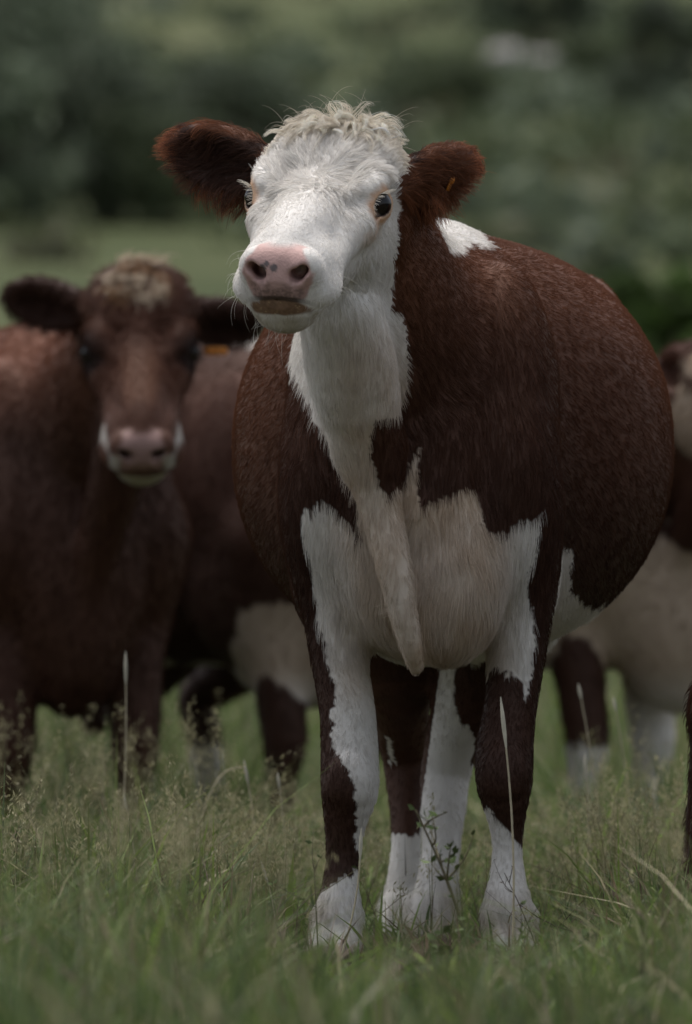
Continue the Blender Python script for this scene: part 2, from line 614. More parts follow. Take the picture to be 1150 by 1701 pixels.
def make_rock(px, d, size, seed, label):
    g = np.random.default_rng(seed)
    x = (px - CX) * d / F_PX
    y = d - CAM_D
    z = float(ground_z(np.array([x]), np.array([y]))[0])
    V, T = uv_sphere(20, 14)
    n = 1 + 0.22 * vnoise(V, 1.6, seed) + 0.10 * vnoise(V, 4.0, seed + 1)
    V = V * n[:, None] * np.array(size)
    # a few broken faces
    for _ in range(5):
        nn = nrm(g.normal(0, 1, 3))
        lim = 0.72 * np.linalg.norm(np.array(size) * nn)
        dd = V @ nn
        V = V - np.maximum(dd - lim, 0)[:, None] * nn
    ob = bpy.data.objects.new('boulder', mesh_from('boulder', V, T, M_ROCK))
    ob.location = (x, y, z + size[2] * 0.45)
    link(ob, None, label, 'boulder', 'boulders on the hillside')


ROCKS = [(845, 296, (0.75, 0.5, 0.45), 'largest pale grey boulder below the dark hillside tree'), (905, 298, (0.50, 0.45, 0.32), 'middle pale boulder of the row on the hillside'), (965, 294, (0.40, 0.4, 0.22), 'low flat pale boulder at the end of the hillside row'), (740, 288, (0.30, 0.3, 0.16), 'small pale stone lying apart from the boulder row')]
for i, (px, d, size, lb) in enumerate(ROCKS):
    make_rock(px, d, size, 40 + i, lb)


# ================================================================== signed distance modelling of the cows
class Frame:
    """local frame: columns of R are the world directions of local axes (lateral, along, up)"""

    def __init__(self, o, R):
        self.o = np.asarray(o, F32)
        self.R = np.asarray(R, F32)

    def loc(self, p):
        return (p - self.o) @ self.R

    def wld(self, q):
        return np.asarray(q) @ self.R.T + self.o


def frame_along(o, d, up=(0, 0, 1)):
    d = nrm(np.asarray(d, float))
    l = nrm(np.cross(d, up))
    u = np.cross(l, d)
    return Frame(o, np.stack([l, d, u], 1))


def smin(a, b, k):
    h = np.clip(0.5 + 0.5 * (b - a) / k, 0, 1)
    return b + (a - b) * h - k * h * (1 - h)


def smax(a, b, k):
    return -smin(-a, -b, k)


class Shape:
    def __init__(self):
        self.prims = []

    def cone(self, g, a, b, ra, rb, k=0.03, op='+'):
        self.prims.append(('cone', g, np.asarray(a, F32), np.asarray(b, F32), ra, rb, k, op))

    def chain(self, g, pts, k=0.03, k0=None):
        """one limb: a smooth tapering tube through (point, radius) knots"""
        p = np.array([np.append(np.asarray(q, float), r) for q, r in pts])
        e = np.concatenate([2 * p[:1] - p[1:2], p, 2 * p[-1:] - p[-2:-1]])
        out = []
        for i in range(len(p) - 1):
            a, b, c, d = e[i], e[i + 1], e[i + 2], e[i + 3]
            for t in (0.0, 1 / 3, 2 / 3):
                out.append(0.5 * (2 * b + (c - a) * t + (2 * a - 5 * b + 4 * c - d) * t * t + (3 * b - a - 3 * c + d) * t**3))
        out.append(p[-1])
        self.prims.append(('chain', g, np.array(out, F32), None, None, None, k if k0 is None else k0, '+'))

    def ell(self, g, c, r, fr=None, k=0.03, op='+'):
        """ellipsoid: centre and radii in frame fr (or world)"""
        self.prims.append(('ell', g, np.asarray(c, F32), np.asarray(r, F32), fr, None, k, op))

    def loft(self, g, fr, st, k=0.05, n=2.0):
        """stations: (s, centre_l, centre_u, half_width, half_height)"""
        st = np.array(st, float)
        s = st[:, 0]
        ss = np.linspace(s[0], s[-1], 240)
        lut = [ss]
        for j in range(1, 5):
            y = st[:, j]
            # monotone-ish cubic (Catmull-Rom tangents)
            m = np.gradient(y, s)
            i = np.clip(np.searchsorted(s, ss) - 1, 0, len(s) - 2)
            h = s[i + 1] - s[i]
            t = (ss - s[i]) / h
            v = (2 * t**3 - 3 * t**2 + 1) * y[i] + (t**3 - 2 * t**2 + t) * h * m[i] + (-2 * t**3 + 3 * t**2) * y[i + 1] + (t**3 - t**2) * h * m[i + 1]
            if j >= 3:
                v = np.maximum(v, 0.004)
            lut.append(v.astype(F32))
        self.prims.append(('loft', g, fr, lut, n, None, k, op_plus))

    def ev1(self, pr, p):
        t = pr[0]
        if t == 'cone':
            _, g, a, b, ra, rb, k, op = pr
            ab = b - a
            h = np.clip(((p - a) @ ab) / max(float(ab @ ab), 1e-12), 0, 1)
            q = p - a - h[:, None] * ab
            return np.sqrt(np.einsum('ij,ij->i', q, q)) - (ra + h * (rb - ra))
        if t == 'chain':
            w = pr[2]
            best = None
            todo = range(len(w) - 1)
            if 100 < len(p) < 40000:            # only the pieces that can be nearest to this cluster of points
                lo, hi = p.min(0), p.max(0)
                c = (lo + hi) * 0.5
                R = float(np.linalg.norm(hi - lo)) * 0.5
                A, AB = w[:-1, :3], w[1:, :3] - w[:-1, :3]
                h = np.clip(((c - A) * AB).sum(1) / np.maximum((AB * AB).sum(1), 1e-12), 0, 1)
                dc = np.linalg.norm(c - A - h[:, None] * AB, axis=1) - np.maximum(w[:-1, 3], w[1:, 3])
                dd = np.linalg.norm(c - A - h[:, None] * AB, axis=1) - np.minimum(w[:-1, 3], w[1:, 3])
                todo = np.flatnonzero(dc - R <= dd.min() + R + 0.002)
            for i in todo:
                a, ab = w[i, :3], w[i + 1, :3] - w[i, :3]
                h = np.clip(((p - a) @ ab) / max(float(ab @ ab), 1e-12), 0, 1)
                q = p - a - h[:, None] * ab
                v = np.sqrt(np.einsum('ij,ij->i', q, q)) - (w[i, 3] + h * (w[i + 1, 3] - w[i, 3]))
                best = v if best is None else np.minimum(best, v)
            return best
        if t == 'ell':
            _, g, c, r, fr, _, k, op = pr
            q = (fr.loc(p) if fr is not None else p) - c
            q1 = q / r
            k0 = np.sqrt(np.einsum('ij,ij->i', q1, q1))
            q2 = q1 / r
            k1 = np.sqrt(np.einsum('ij,ij->i', q2, q2))
            return k0 * (k0 - 1) / np.maximum(k1, 1e-6)
        if t == 'loft':
            _, g, fr, lut, n, _, k, op = pr
            q = fr.loc(p)
            s0, s1 = lut[0][0], lut[0][-1]
            sc_ = np.clip(q[:, 1], s0, s1)
            cl = np.interp(sc_, lut[0], lut[1]).astype(F32)
            cu = np.interp(sc_, lut[0], lut[2]).astype(F32)
            w = np.interp(sc_, lut[0], lut[3]).astype(F32)
            h = np.interp(sc_, lut[0], lut[4]).astype(F32)
            dl = (q[:, 0] - cl) / w
            du = (q[:, 2] - cu) / h
            if n == 2.0:
                k0 = np.sqrt(dl * dl + du * du)
                k1 = np.sqrt((dl / w) ** 2 + (du / h) ** 2)
                d = k0 * (k0 - 1) / np.maximum(k1, 1e-6)
            else:
                k0 = (np.abs(dl) ** n + np.abs(du) ** n) ** (1 / n)
                k1 = np.sqrt((dl / w) ** 2 + (du / h) ** 2)
                d = np.sqrt(dl * dl + du * du) * (k0 - 1) / np.maximum(k1, 1e-6)
            ds = q[:, 1] - sc_
            return np.where(ds != 0, np.sqrt(np.maximum(d, 0) ** 2 + ds**2) + np.minimum(d, 0) * 0.0, d).astype(F32)

    def cull(self, p, index_lists):
        """for each list of close points, the primitives that can matter there"""
        c = np.empty((len(index_lists), 3), F32)
        R = np.empty(len(index_lists), F32)
        for i, ix in enumerate(index_lists):
            q = p[ix]
            lo, hi = q.min(0), q.max(0)
            c[i] = (lo + hi) * 0.5
            R[i] = np.linalg.norm(hi - lo) * 0.5
        near = np.stack([self.ev1(pr, c) - 1.35 * R < 0.14 for pr in self.prims], 1)
        return [[self.prims[j] for j in np.flatnonzero(near[i])] for i in range(len(index_lists))]

    def ev(self, p, prims=None):
        p = np.asarray(p, F32)
        d = np.full(len(p), 0.5, F32)
        for pr in (self.prims if prims is None else prims):
            v = self.ev1(pr, p)
            k, op = pr[6], pr[7]
            d = smin(d, v, k) if op == '+' else smax(d, -v, k)
        return d.astype(F32)

    def cells(self, p, size=0.11):
        """index lists of spatially close points"""
        c = np.floor((p - p.min(0)) / size).astype(np.int64)
        key = (c[:, 0] * 1024 + c[:, 1]) * 1024 + c[:, 2]
        o = np.argsort(key, kind='stable')
        cut = np.flatnonzero(np.diff(key[o])) + 1
        return np.split(o, cut)

    def groups(self, p, names):
        p = np.asarray(p, F32)
        out = {n: np.full(len(p), 0.5, F32) for n in names}
        cl = self.cells(p)
        for ix, prs in zip(cl, self.cull(p, cl)):
            q = p[ix]
            for pr in prs:
                if pr[7] == '+' and pr[1] in out:
                    out[pr[1]][ix] = np.minimum(out[pr[1]][ix], self.ev1(pr, q))
        return out

    def mesh(self, lo, hi, vox, fine=None):
        """surface nets on a grid evaluated only near the surface; fine(p)->bool refines triangles there"""
        B = 8
        lo = np.asarray(lo, float)
        nb = np.ceil((np.asarray(hi, float) - lo) / (vox * B)).astype(int)
        n = nb * B
        cs = vox * B
        # coarse pass
        g = [lo[i] + (np.arange(nb[i]) + 0.5) * cs for i in range(3)]
        gx, gy, gz = np.meshgrid(*g, indexing='ij')
        cp = np.stack([gx.ravel(), gy.ravel(), gz.ravel()], 1).astype(F32)
        cd = np.full(len(cp), 0.5, F32)
        cl = self.cells(cp, 0.3)
        for ix, prs in zip(cl, self.cull(cp, cl)):
            cd[ix] = self.ev(cp[ix], prs)
        D = np.repeat(np.repeat(np.repeat(np.sign(cd.reshape(nb)).astype(F32), B, 0), B, 1), B, 2)
        act = np.abs(cd) < cs * 1.45 + 0.012
        ai = np.argwhere(act.reshape(nb))
        o = (np.arange(B) + 0.5) * vox
        ox, oy, oz = np.meshgrid(o, o, o, indexing='ij')
        off = np.stack([ox.ravel(), oy.ravel(), oz.ravel()], 1)
        sb = ai // 3
        key = (sb[:, 0] * 1000 + sb[:, 1]) * 1000 + sb[:, 2]
        od = np.argsort(key, kind='stable')
        cl = np.split(od, np.flatnonzero(np.diff(key[od])) + 1)
        corners = lo + ai * cs
        # bounds of a block list need both block corners
        pts2 = np.concatenate([corners, corners + cs])
        prl = self.cull(pts2, [np.concatenate([ix, ix + len(ai)]) for ix in cl])
        for ix, prs in zip(cl, prl):
            bl = ai[ix]
            p = ((lo + bl * cs)[:, None, :] + off[None]).reshape(-1, 3).astype(F32)
            d = self.ev(p, prs).reshape(len(bl), B, B, B)
            for q, (i, j, k) in enumerate(bl):
                D[i * B:i * B + B, j * B:j * B + B, k * B:k * B + B] = d[q]
        ins = D < 0
        a = ins[:-1, :-1, :-1]
        allin = a.copy()
        anyin = a.copy()
        for dx in (0, 1):
            for dy in (0, 1):
                for dz in (0, 1):
                    if dx + dy + dz == 0:
                        continue
                    v = ins[dx:n[0] - 1 + dx, dy:n[1] - 1 + dy, dz:n[2] - 1 + dz]
                    allin &= v
                    anyin |= v
        actc = anyin & ~allin
        idx = np.full(actc.shape, -1, np.int32)
        cells = np.argwhere(actc)
        idx[actc] = np.arange(len(cells), dtype=np.int32)
        # vertex = mean of edge crossings
        acc = np.zeros((len(cells), 3))
        cnt = np.zeros(len(cells))
        for ax in range(3):
            for u in (0, 1):
                for v in (0, 1):
                    o0 = np.zeros(3, int)
                    o0[(ax + 1) % 3] = u
                    o0[(ax + 2) % 3] = v
                    o1 = o0.copy()
                    o1[ax] = 1
                    c0 = cells + o0
                    c1 = cells + o1
                    d0 = D[c0[:, 0], c0[:, 1], c0[:, 2]]
                    d1 = D[c1[:, 0], c1[:, 1], c1[:, 2]]
                    m = (d0 < 0) != (d1 < 0)
                    t = np.where(m, d0 / np.where(m, d0 - d1, 1), 0)
                    acc += m[:, None] * (o0 + t[:, None] * (o1 - o0))
                    cnt += m
        V = lo + (cells + 0.5 + acc / cnt[:, None]) * vox
        quads = []
        for ax in range(3):
            b1, b2 = (ax + 1) % 3, (ax + 2) % 3
            s0 = [slice(1, -1)] * 3
            s1 = [slice(1, -1)] * 3
            s0[ax] = slice(0, n[ax] - 1)
            s1[ax] = slice(1, n[ax])
            A = ins[tuple(s0)]
            Bb = ins[tuple(s1)]
            for flip in (0, 1):
                e = np.argwhere((A & ~Bb) if flip == 0 else (~A & Bb))
                e[:, b1] += 1
                e[:, b2] += 1

                def at(d1, d2):
                    q = e.copy()
                    q[:, b1] += d1
                    q[:, b2] += d2
                    return idx[q[:, 0], q[:, 1], q[:, 2]]
                qd = np.stack([at(-1, -1), at(0, -1), at(0, 0), at(-1, 0)], 1)
                quads.append(qd if flip == 0 else qd[:, ::-1])
        Q = np.concatenate(quads)
        Q = Q[(Q >= 0).all(1)]
        del D, ins, idx, actc, allin, anyin
        V = V.astype(F32)
        T = np.concatenate([Q[:, [0, 1, 2]], Q[:, [0, 2, 3]]])
        V = self.project(V, 1)
        V = self.relax(V, T, 2)
        V = self.project(V, 1)
        if fine is not None:
            V, T = self.refine(V, T, fine(V))
            V = self.project(V, 1)
            V = self.relax(V, T, 1)
            V = self.project(V, 1)
        return V, T

    def project(self, V, it):
        V = V.copy()
        e = F32(0.0012)
        cl = self.cells(V)
        for ix, pr in zip(cl, self.cull(V, cl)):
            v = V[ix]
            for _ in range(it):
                d = self.ev(v, pr)
                g = np.stack([(self.ev(v + e * np.eye(3, dtype=F32)[i], pr) - d) / e for i in range(3)], 1)
                g2 = np.maximum((g * g).sum(1), 0.15)
                v = v - g * np.clip(d / g2, -0.006, 0.006)[:, None]
            V[ix] = v
        return V

    @staticmethod
    def relax(V, T, it):
        n = len(V)
        a = np.concatenate([T[:, 0], T[:, 1], T[:, 2]])
        b = np.concatenate([T[:, 1], T[:, 2], T[:, 0]])
        deg = np.maximum(np.bincount(a, minlength=n), 1)
        for _ in range(it):
            S = np.stack([np.bincount(a, weights=V[b, i], minlength=n) for i in range(3)], 1) / deg[:, None]
            V = (V + 0.5 * (S - V)).astype(F32)
        return V

    @staticmethod
    def refine(V, T, mask):
        """split the edges whose two ends are both masked"""
        e = np.concatenate([T[:, [0, 1]], T[:, [1, 2]], T[:, [2, 0]]])
        m = mask[e].all(1)
        es = np.sort(e, 1)
        key = es[:, 0].astype(np.int64) * len(V) + es[:, 1]
        uk, inv = np.unique(key[m], return_inverse=True)
        mid = np.full(len(e), -1, np.int64)
        mid[m] = inv + len(V)
        ua, ub = uk // len(V), uk % len(V)
        V2 = np.concatenate([V, (V[ua] + V[ub]) * F32(0.5)])
        k = len(T)
        m01, m12, m20 = mid[:k], mid[k:2 * k], mid[2 * k:]
        ns = (m01 >= 0).astype(int) + (m12 >= 0) + (m20 >= 0)
        out = [T[ns == 0]]
        f = ns == 3
        t = T[f]
        a, b, c = m01[f], m12[f], m20[f]
        out += [np.stack([t[:, 0], a, c], 1), np.stack([a, t[:, 1], b], 1), np.stack([c, b, t[:, 2]], 1), np.stack([a, b, c], 1)]
        for r in range(3):
            ms = [m01, m12, m20]
            f = (ns == 1) & (ms[r] >= 0)
            t = T[f][:, [r, (r + 1) % 3, (r + 2) % 3]]
            x = ms[r][f]
            out += [np.stack([t[:, 0], x, t[:, 2]], 1), np.stack([x, t[:, 1], t[:, 2]], 1)]
            f = (ns == 2) & (ms[r] < 0)      # edges r+1, r+2 split
            t = T[f][:, [r, (r + 1) % 3, (r + 2) % 3]]
            x, y = ms[(r + 1) % 3][f], ms[(r + 2) % 3][f]
            out += [np.stack([t[:, 2], y, x], 1), np.stack([y, t[:, 0], x], 1), np.stack([t[:, 0], t[:, 1], x], 1)]
        return V2, np.concatenate(out).astype(np.int32)


op_plus = '+'


def rot_to(y_axis, z_hint):
    """matrix with columns (x, y, z): y along y_axis, z near z_hint"""
    y = nrm(np.asarray(y_axis, float))
    x = nrm(np.cross(y, z_hint))
    z = np.cross(x, y)
    return np.stack([x, y, z], 1)


def head_frame(poll, yaw, pitch, roll):
    """yaw>0 turns the face towards -X, pitch>0 drops the nose; columns: lateral (+X side), along the face, up out of the brow"""
    t, f_, r_ = math.radians(yaw), math.radians(pitch), math.radians(roll)
    f = np.array([-math.sin(t) * math.cos(f_), -math.cos(t) * math.cos(f_), -math.sin(f_)])
    r = np.array([math.cos(t), -math.sin(t), 0])
    u = np.array([-math.sin(t) * math.sin(f_), -math.cos(t) * math.sin(f_), math.cos(f_)])
    r2 = r * math.cos(r_) - u * math.sin(r_)
    u2 = u * math.cos(r_) + r * math.sin(r_)
    return Frame(poll, np.stack([r2, f, u2], 1))


EYE = dict(l=0.1000, a=0.168, u=-0.041, r=0.0255)


def add_head(S, H, hs=1.0):
    """head sculpted in frame H; x lateral, y along the face from the poll (0) to the nose (0.47), z out of the brow"""
    g = 'head'
    S.loft(g, H, [
        (-0.055, 0, -0.055, 0.030, 0.025),
        (-0.040, 0, -0.058, 0.062, 0.050),
        (-0.010, 0, -0.066, 0.085, 0.073),
        (0.040, 0, -0.078, 0.096, 0.090),
        (0.100, 0, -0.088, 0.099, 0.100),
        (0.160, 0, -0.090, 0.093, 0.096),
        (0.220, 0, -0.088, 0.080, 0.087),
        (0.290, 0, -0.086, 0.068, 0.077),
        (0.350, 0, -0.087, 0.063, 0.072),
        (0.400, 0, -0.086, 0.062, 0.064),
        (0.430, 0, -0.092, 0.062, 0.062),
        (0.448, 0, -0.094, 0.048, 0.048),
        (0.458, 0, -0.094, 0.025, 0.025)], k=0.04, n=2.35)
    for s in (-1, 1):
        S.ell(g, (s * 0.058, 0.035, -0.014), (0.048, 0.065, 0.030), H, 0.05)        # poll corner
        S.ell(g, (s * 0.084, 0.143, -0.010), (0.030, 0.050, 0.022), H, 0.017)       # brow over the eye
        S.ell(g, (s * 0.080, 0.190, -0.060), (0.026, 0.055, 0.028), H, 0.035)       # cheekbone
        S.ell(g, (s * 0.064, 0.090, -0.130), (0.036, 0.085, 0.062), H, 0.045)       # jaw muscle
        S.ell(g, (s * 0.044, 0.375, -0.080), (0.032, 0.055, 0.044), H, 0.030)       # muzzle side
        S.ell(g, (s * 0.056, 0.392, -0.102), (0.032, 0.046, 0.026), H, 0.020)       # hanging lip
    for s in (-1, 1):
        S.cone(g, H.wld((s * 0.058, 0.200, -0.016)), H.wld((s * 0.096, 0.128, -0.012)), 0.012, 0.014, 0.014)          # fold over the eye
        S.cone(g, H.wld((s * 0.076, 0.215, -0.060)), H.wld((s * 0.058, 0.340, -0.085)), 0.018, 0.014, 0.030)          # ridge down the cheek
    S.ell(g, (0, 0.290, -0.020), (0.034, 0.120, 0.026), H, 0.035)                     # bridge of the nose
    S.ell(g, (0, 0.03, -0.002), (0.070, 0.075, 0.026), H, 0.06)                        # crown
    # nose pad
    S.ell(g, (0, 0.432, -0.062), (0.062, 0.030, 0.040), H, 0.022)
    for s in (-1, 1):
        S.ell(g, (s * 0.042, 0.436, -0.050), (0.023, 0.026, 0.026), H, 0.016)       # wing of the nostril
    # chin and lower lip
    S.ell(g, (0, 0.383, -0.146), (0.047, 0.060, 0.034), H, 0.030)
    S.ell(g, (0, 0.420, -0.119), (0.046, 0.028, 0.015), H, 0.012)
    # mouth line: a curved groove round the muzzle
    n = 15
    arc = []
    for i in range(n):
        t = -1 + 2 * i / (n - 1)
        ang = t * math.radians(100)
        l = 0.070 * math.sin(ang)
        a = 0.352 + 0.094 * math.cos(ang)
        u = -0.098 - 0.050 * t * t
        arc.append(((l, a, u), 0.0042 + 0.002 * (1 - t * t)))
    for i in range(n - 1):
        S.cone(g, H.wld(arc[i][0]), H.wld(arc[i + 1][0]), arc[i][1], arc[i + 1][1], 0.007, '-')
    # nostrils: comma shaped hollows
    for s in (-1, 1):
        S.cone(g, H.wld((s * 0.033, 0.480, -0.058)), H.wld((s * 0.029, 0.425, -0.060)), 0.0125, 0.011, 0.008, '-')
        S.cone(g, H.wld((s * 0.046, 0.470, -0.046)), H.wld((s * 0.038, 0.435, -0.052)), 0.0085, 0.009, 0.008, '-')
    # eyes: lids as a swelling with an almond opening
    for s in (-1, 1):
        nd = eye_dir(s)
        c = np.array([s * EYE['l'], EYE['a'], EYE['u']])
        S.ell(g, c - nd * 0.006, (0.028, 0.038, 0.030), H, 0.012)
        fr_l = rot_to(np.array([0, 1.0, -0.18]) - nd * (np.array([0, 1.0, -0.18]) @ nd), nd)      # y along the lid, z outwards
        fr = Frame(H.wld(c), H.R @ fr_l)
        S.ell(g, (0, 0.0, 0.022), (0.0155, 0.0230, 0.032), fr, 0.005, '-')
        S.ell(g, (0.004, 0.025, 0.014), (0.005, 0.010, 0.014), fr, 0.005, '-')                      # tear corner


def eye_dir(s):
    return nrm(np.array([s * 0.70, 0.60, 0.36]))


def add_ear(S, base, tip, face, width, k=0.02, cup=0.55):
    """cupped leaf: axis base->tip, opening towards `face`"""
    base, tip = np.asarray(base, float), np.asarray(tip, float)
    L = np.linalg.norm(tip - base)
    R = rot_to(tip - base, face)
    fr = Frame(base, R)
    S.cone('ear', base - R[:, 1] * 0.02, base + R[:, 1] * L * 0.35, 0.030, 0.026, 0.03)
    S.ell('ear', (0, L * 0.55, 0), (width, L * 0.50, 0.030), fr, k)
    S.ell('ear', (0, L * 0.60, 0.030), (width * 0.80, L * 0.44, 0.030), fr, 0.010, '-')
    return fr, L


def add_leg(S, g, pts, k=0.05):
    S.chain(g, pts, k=k)


def add_hoof(S, g, c, toe, w=0.045):
    """fetlock to cloven hoof standing on z = ground: c is the ground point under the fetlock"""
    c = np.asarray(c, float)
    toe = nrm(np.asarray(toe, float))
    lat = np.array([toe[1], -toe[0], 0])
    for s in (-1, 1):
        top = c + np.array([0, 0, 0.075]) + lat * s * w * 0.36
        bot = c + toe * 0.045 + np.array([0, 0, 0.018]) + lat * s * w * 0.46
        S.cone(g, top, bot, w * 0.56, w * 0.52, 0.014)
        S.cone(g, c - toe * 0.035 + np.array([0, 0, 0.095]) + lat * s * w * 0.45, c - toe * 0.045 + np.array([0, 0, 0.078]) + lat * s * w * 0.5, 0.012, 0.009, 0.012)
    S.cone(g, c + toe * 0.09 + np.array([0, 0, -0.02]), c + toe * 0.075 + np.array([0, 0, 0.062]), 0.006, 0.003, 0.012, '-')


def tri_normals(V, T):
    n = np.cross(V[T[:, 1]] - V[T[:, 0]], V[T[:, 2]] - V[T[:, 0]])
    ar = np.linalg.norm(n, axis=1)
    return n / np.maximum(ar, 1e-12)[:, None], ar * 0.5


def vert_normals(V, T):
    n = np.cross(V[T[:, 1]] - V[T[:, 0]], V[T[:, 2]] - V[T[:, 0]])
    N = np.stack([np.bincount(T.ravel(), weights=np.repeat(n[:, i], 3), minlength=len(V)) for i in range(3)], 1)
    return nrm(N)


# ------------------------------------------------------------------ hair
def hair_object(name, pts, rad, col, mat, parent):
    """pts (n, k, 3), rad (n, k), col (n, 3)"""
    n, k, _ = pts.shape
    cu = bpy.data.hair_curves.new(name)
    cu.add_curves([k] * n)
    cu.position_data.foreach_set('vector', np.ascontiguousarray(pts, F32).ravel())
    ra = cu.attributes.get('radius') or cu.attributes.new('radius', 'FLOAT', 'POINT')
    ra.data.foreach_set('value', np.ascontiguousarray(rad, F32).ravel())
    ca = cu.attributes.new('hair_color', 'FLOAT_COLOR', 'CURVE')
    c4 = np.ones((n, 4), F32)
    c4[:, :3] = col
    ca.data.foreach_set('color', c4.ravel())
    cu.materials.append(mat)
    ob = bpy.data.objects.new(name, cu)
    return link(ob, parent)


def grow(root, nor, flow, length, lift, r, k=4, clump=0.012, clump_pull=0.5, wob=0.25, curl=None, seed=1, droop=0.0):
    """strands: flow = combing direction (tangent), lift = how far they stand off"""
    n = len(root)
    g = np.random.default_rng(seed)
    fl = flow - nor * (flow * nor).sum(1, keepdims=True)
    fl = nrm(fl)
    side = np.cross(nor, fl)
    a = vnoise(root, 1 / (clump * 3.5), seed + 3) * wob * 2.0 + g.normal(0, wob * 0.45, n)
    fl = nrm(fl * np.cos(a)[:, None] + side * np.sin(a)[:, None])
    side = np.cross(nor, fl)
    lf = lift * (1 + g.normal(0, 0.3, n))
    ln = length * (1 + g.normal(0, 0.16, n))
    t = np.linspace(0, 1, k)
    pts = np.empty((n, k, 3), F32)
    for j, tt in enumerate(t):
        q = fl * (ln * tt * (0.75 + 0.25 * tt))[:, None] + nor * (ln * lf * tt * (1 - 0.45 * tt))[:, None]
        if curl is not None:
            amp, turns, ph = curl
            q = q + side * (amp * tt * np.sin(turns * tt + ph))[:, None] + nor * (amp * tt * (np.cos(turns * tt + ph) - np.cos(ph)) * 0.8)[:, None]
        if droop:
            q[:, 2] -= droop * ln * tt * tt
        pts[:, j] = root + q
    if clump_pull > 0:
        jit = np.stack([vnoise(root, 1 / (clump * 1.7), seed + 10 + i) for i in range(3)], 1) * clump * 0.8
        cell = np.floor((root + jit) / clump).astype(np.int64)
        key = (cell[:, 0] * 73856093) ^ (cell[:, 1] * 19349663) ^ (cell[:, 2] * 83492791)
        _, inv, cnt = np.unique(key, return_inverse=True, return_counts=True)
        inv = inv.ravel()
        for j in range(1, k):
            m = np.stack([np.bincount(inv, weights=pts[:, j, i]) for i in range(3)], 1) / cnt[:, None]
            pts[:, j] += (m[inv] - pts[:, j]) * (clump_pull * t[j] ** 1.2)
    rad = np.asarray(r).reshape(-1, 1) * (1 - 0.75 * t[None, :] ** 1.5) * np.ones((n, 1))
    return pts, rad


def scatter(V, T, dens, seed):
    """random points on the mesh; dens per vertex (hairs per m2)"""
    g = np.random.default_rng(seed)
    _, ar = tri_normals(V, T)
    w = ar * dens[T].mean(1)
    N = int(w.sum())
    cum = np.cumsum(w)
    ti = np.searchsorted(cum, g.random(N) * cum[-1])
    ti = np.minimum(ti, len(T) - 1)
    a, b = g.random(N), g.random(N)
    f = a + b > 1
    a[f], b[f] = 1 - a[f], 1 - b[f]
    w3 = np.stack([1 - a - b, a, b], 1)
    t = T[ti]
    return (V[t] * w3[:, :, None]).sum(1), t, w3


def interp(A, t, w3):
    if A.ndim == 1:
        return (A[t] * w3).sum(1)
    return (A[t] * w3[:, :, None]).sum(1)


# coat colours (linear)
RED = np.array([0.135, 0.051, 0.024])
DARK = np.array([0.036, 0.0165, 0.0110])  # dark coat tone, also mixed in as shade on chest and flank
WHITE = np.array([0.78, 0.75, 0.71])
CREAM = np.array([0.50, 0.385, 0.280])
PINK = np.array([0.60, 0.39, 0.355])


# ------------------------------------------------------------------ building a cow from its shape
def torso(S, fr, zs=1.0, fat=1.0):
    """barrel along +y of fr, ground at z=0 of fr"""
    S.loft('torso', fr, [
        (-0.150, 0, 0.760, 0.020, 0.020),
        (-0.120, 0, 0.755, 0.090, 0.130),
        (-0.060, 0, 0.770, 0.145, 0.225),
        (0.040, 0, 0.805, 0.175, 0.300),
        (0.160, 0, 0.855, 0.190, 0.355),
        (0.320, 0, 0.876, 0.238, 0.362),
        (0.500, 0, 0.874, 0.328, 0.362),
        (0.700, 0, 0.872, 0.374 * fat, 0.364),
        (0.900, 0, 0.880, 0.368 * fat, 0.350),
        (1.080, 0, 0.905, 0.318, 0.300),
        (1.240, 0, 0.945, 0.262, 0.252),
        (1.360, 0, 0.965, 0.215, 0.200),
        (1.440, 0, 0.965, 0.140, 0.130),
        (1.470, 0, 0.965, 0.040, 0.040)], k=0.08, n=2.15)
    for s in (-1, 1):
        S.ell('torso', (s * 0.138, 0.120, 0.905), (0.090, 0.165, 0.265), fr, 0.045)      # shoulder blade
        S.ell('torso', (s * 0.155, 0.035, 0.790), (0.076, 0.120, 0.170), fr, 0.045)
        S.ell('torso', (s * 0.165, 0.16, 0.66), (0.060, 0.105, 0.120), fr, 0.05)      # upper arm      # point of the shoulder
        S.ell('torso', (s * 0.190, 1.180, 0.860), (0.085, 0.200, 0.290), fr, 0.08)      # thigh
        S.ell('torso', (s * 0.180, 1.100, 1.120), (0.060, 0.090, 0.045), fr, 0.09)      # hip bone
    S.ell('torso', (0, 0.250, 1.185), (0.060, 0.180, 0.050), fr, 0.07)                    # withers
    S.ell('torso', (0, 0.900, 1.190), (0.050, 0.450, 0.028), fr, 0.06)                    # backbone


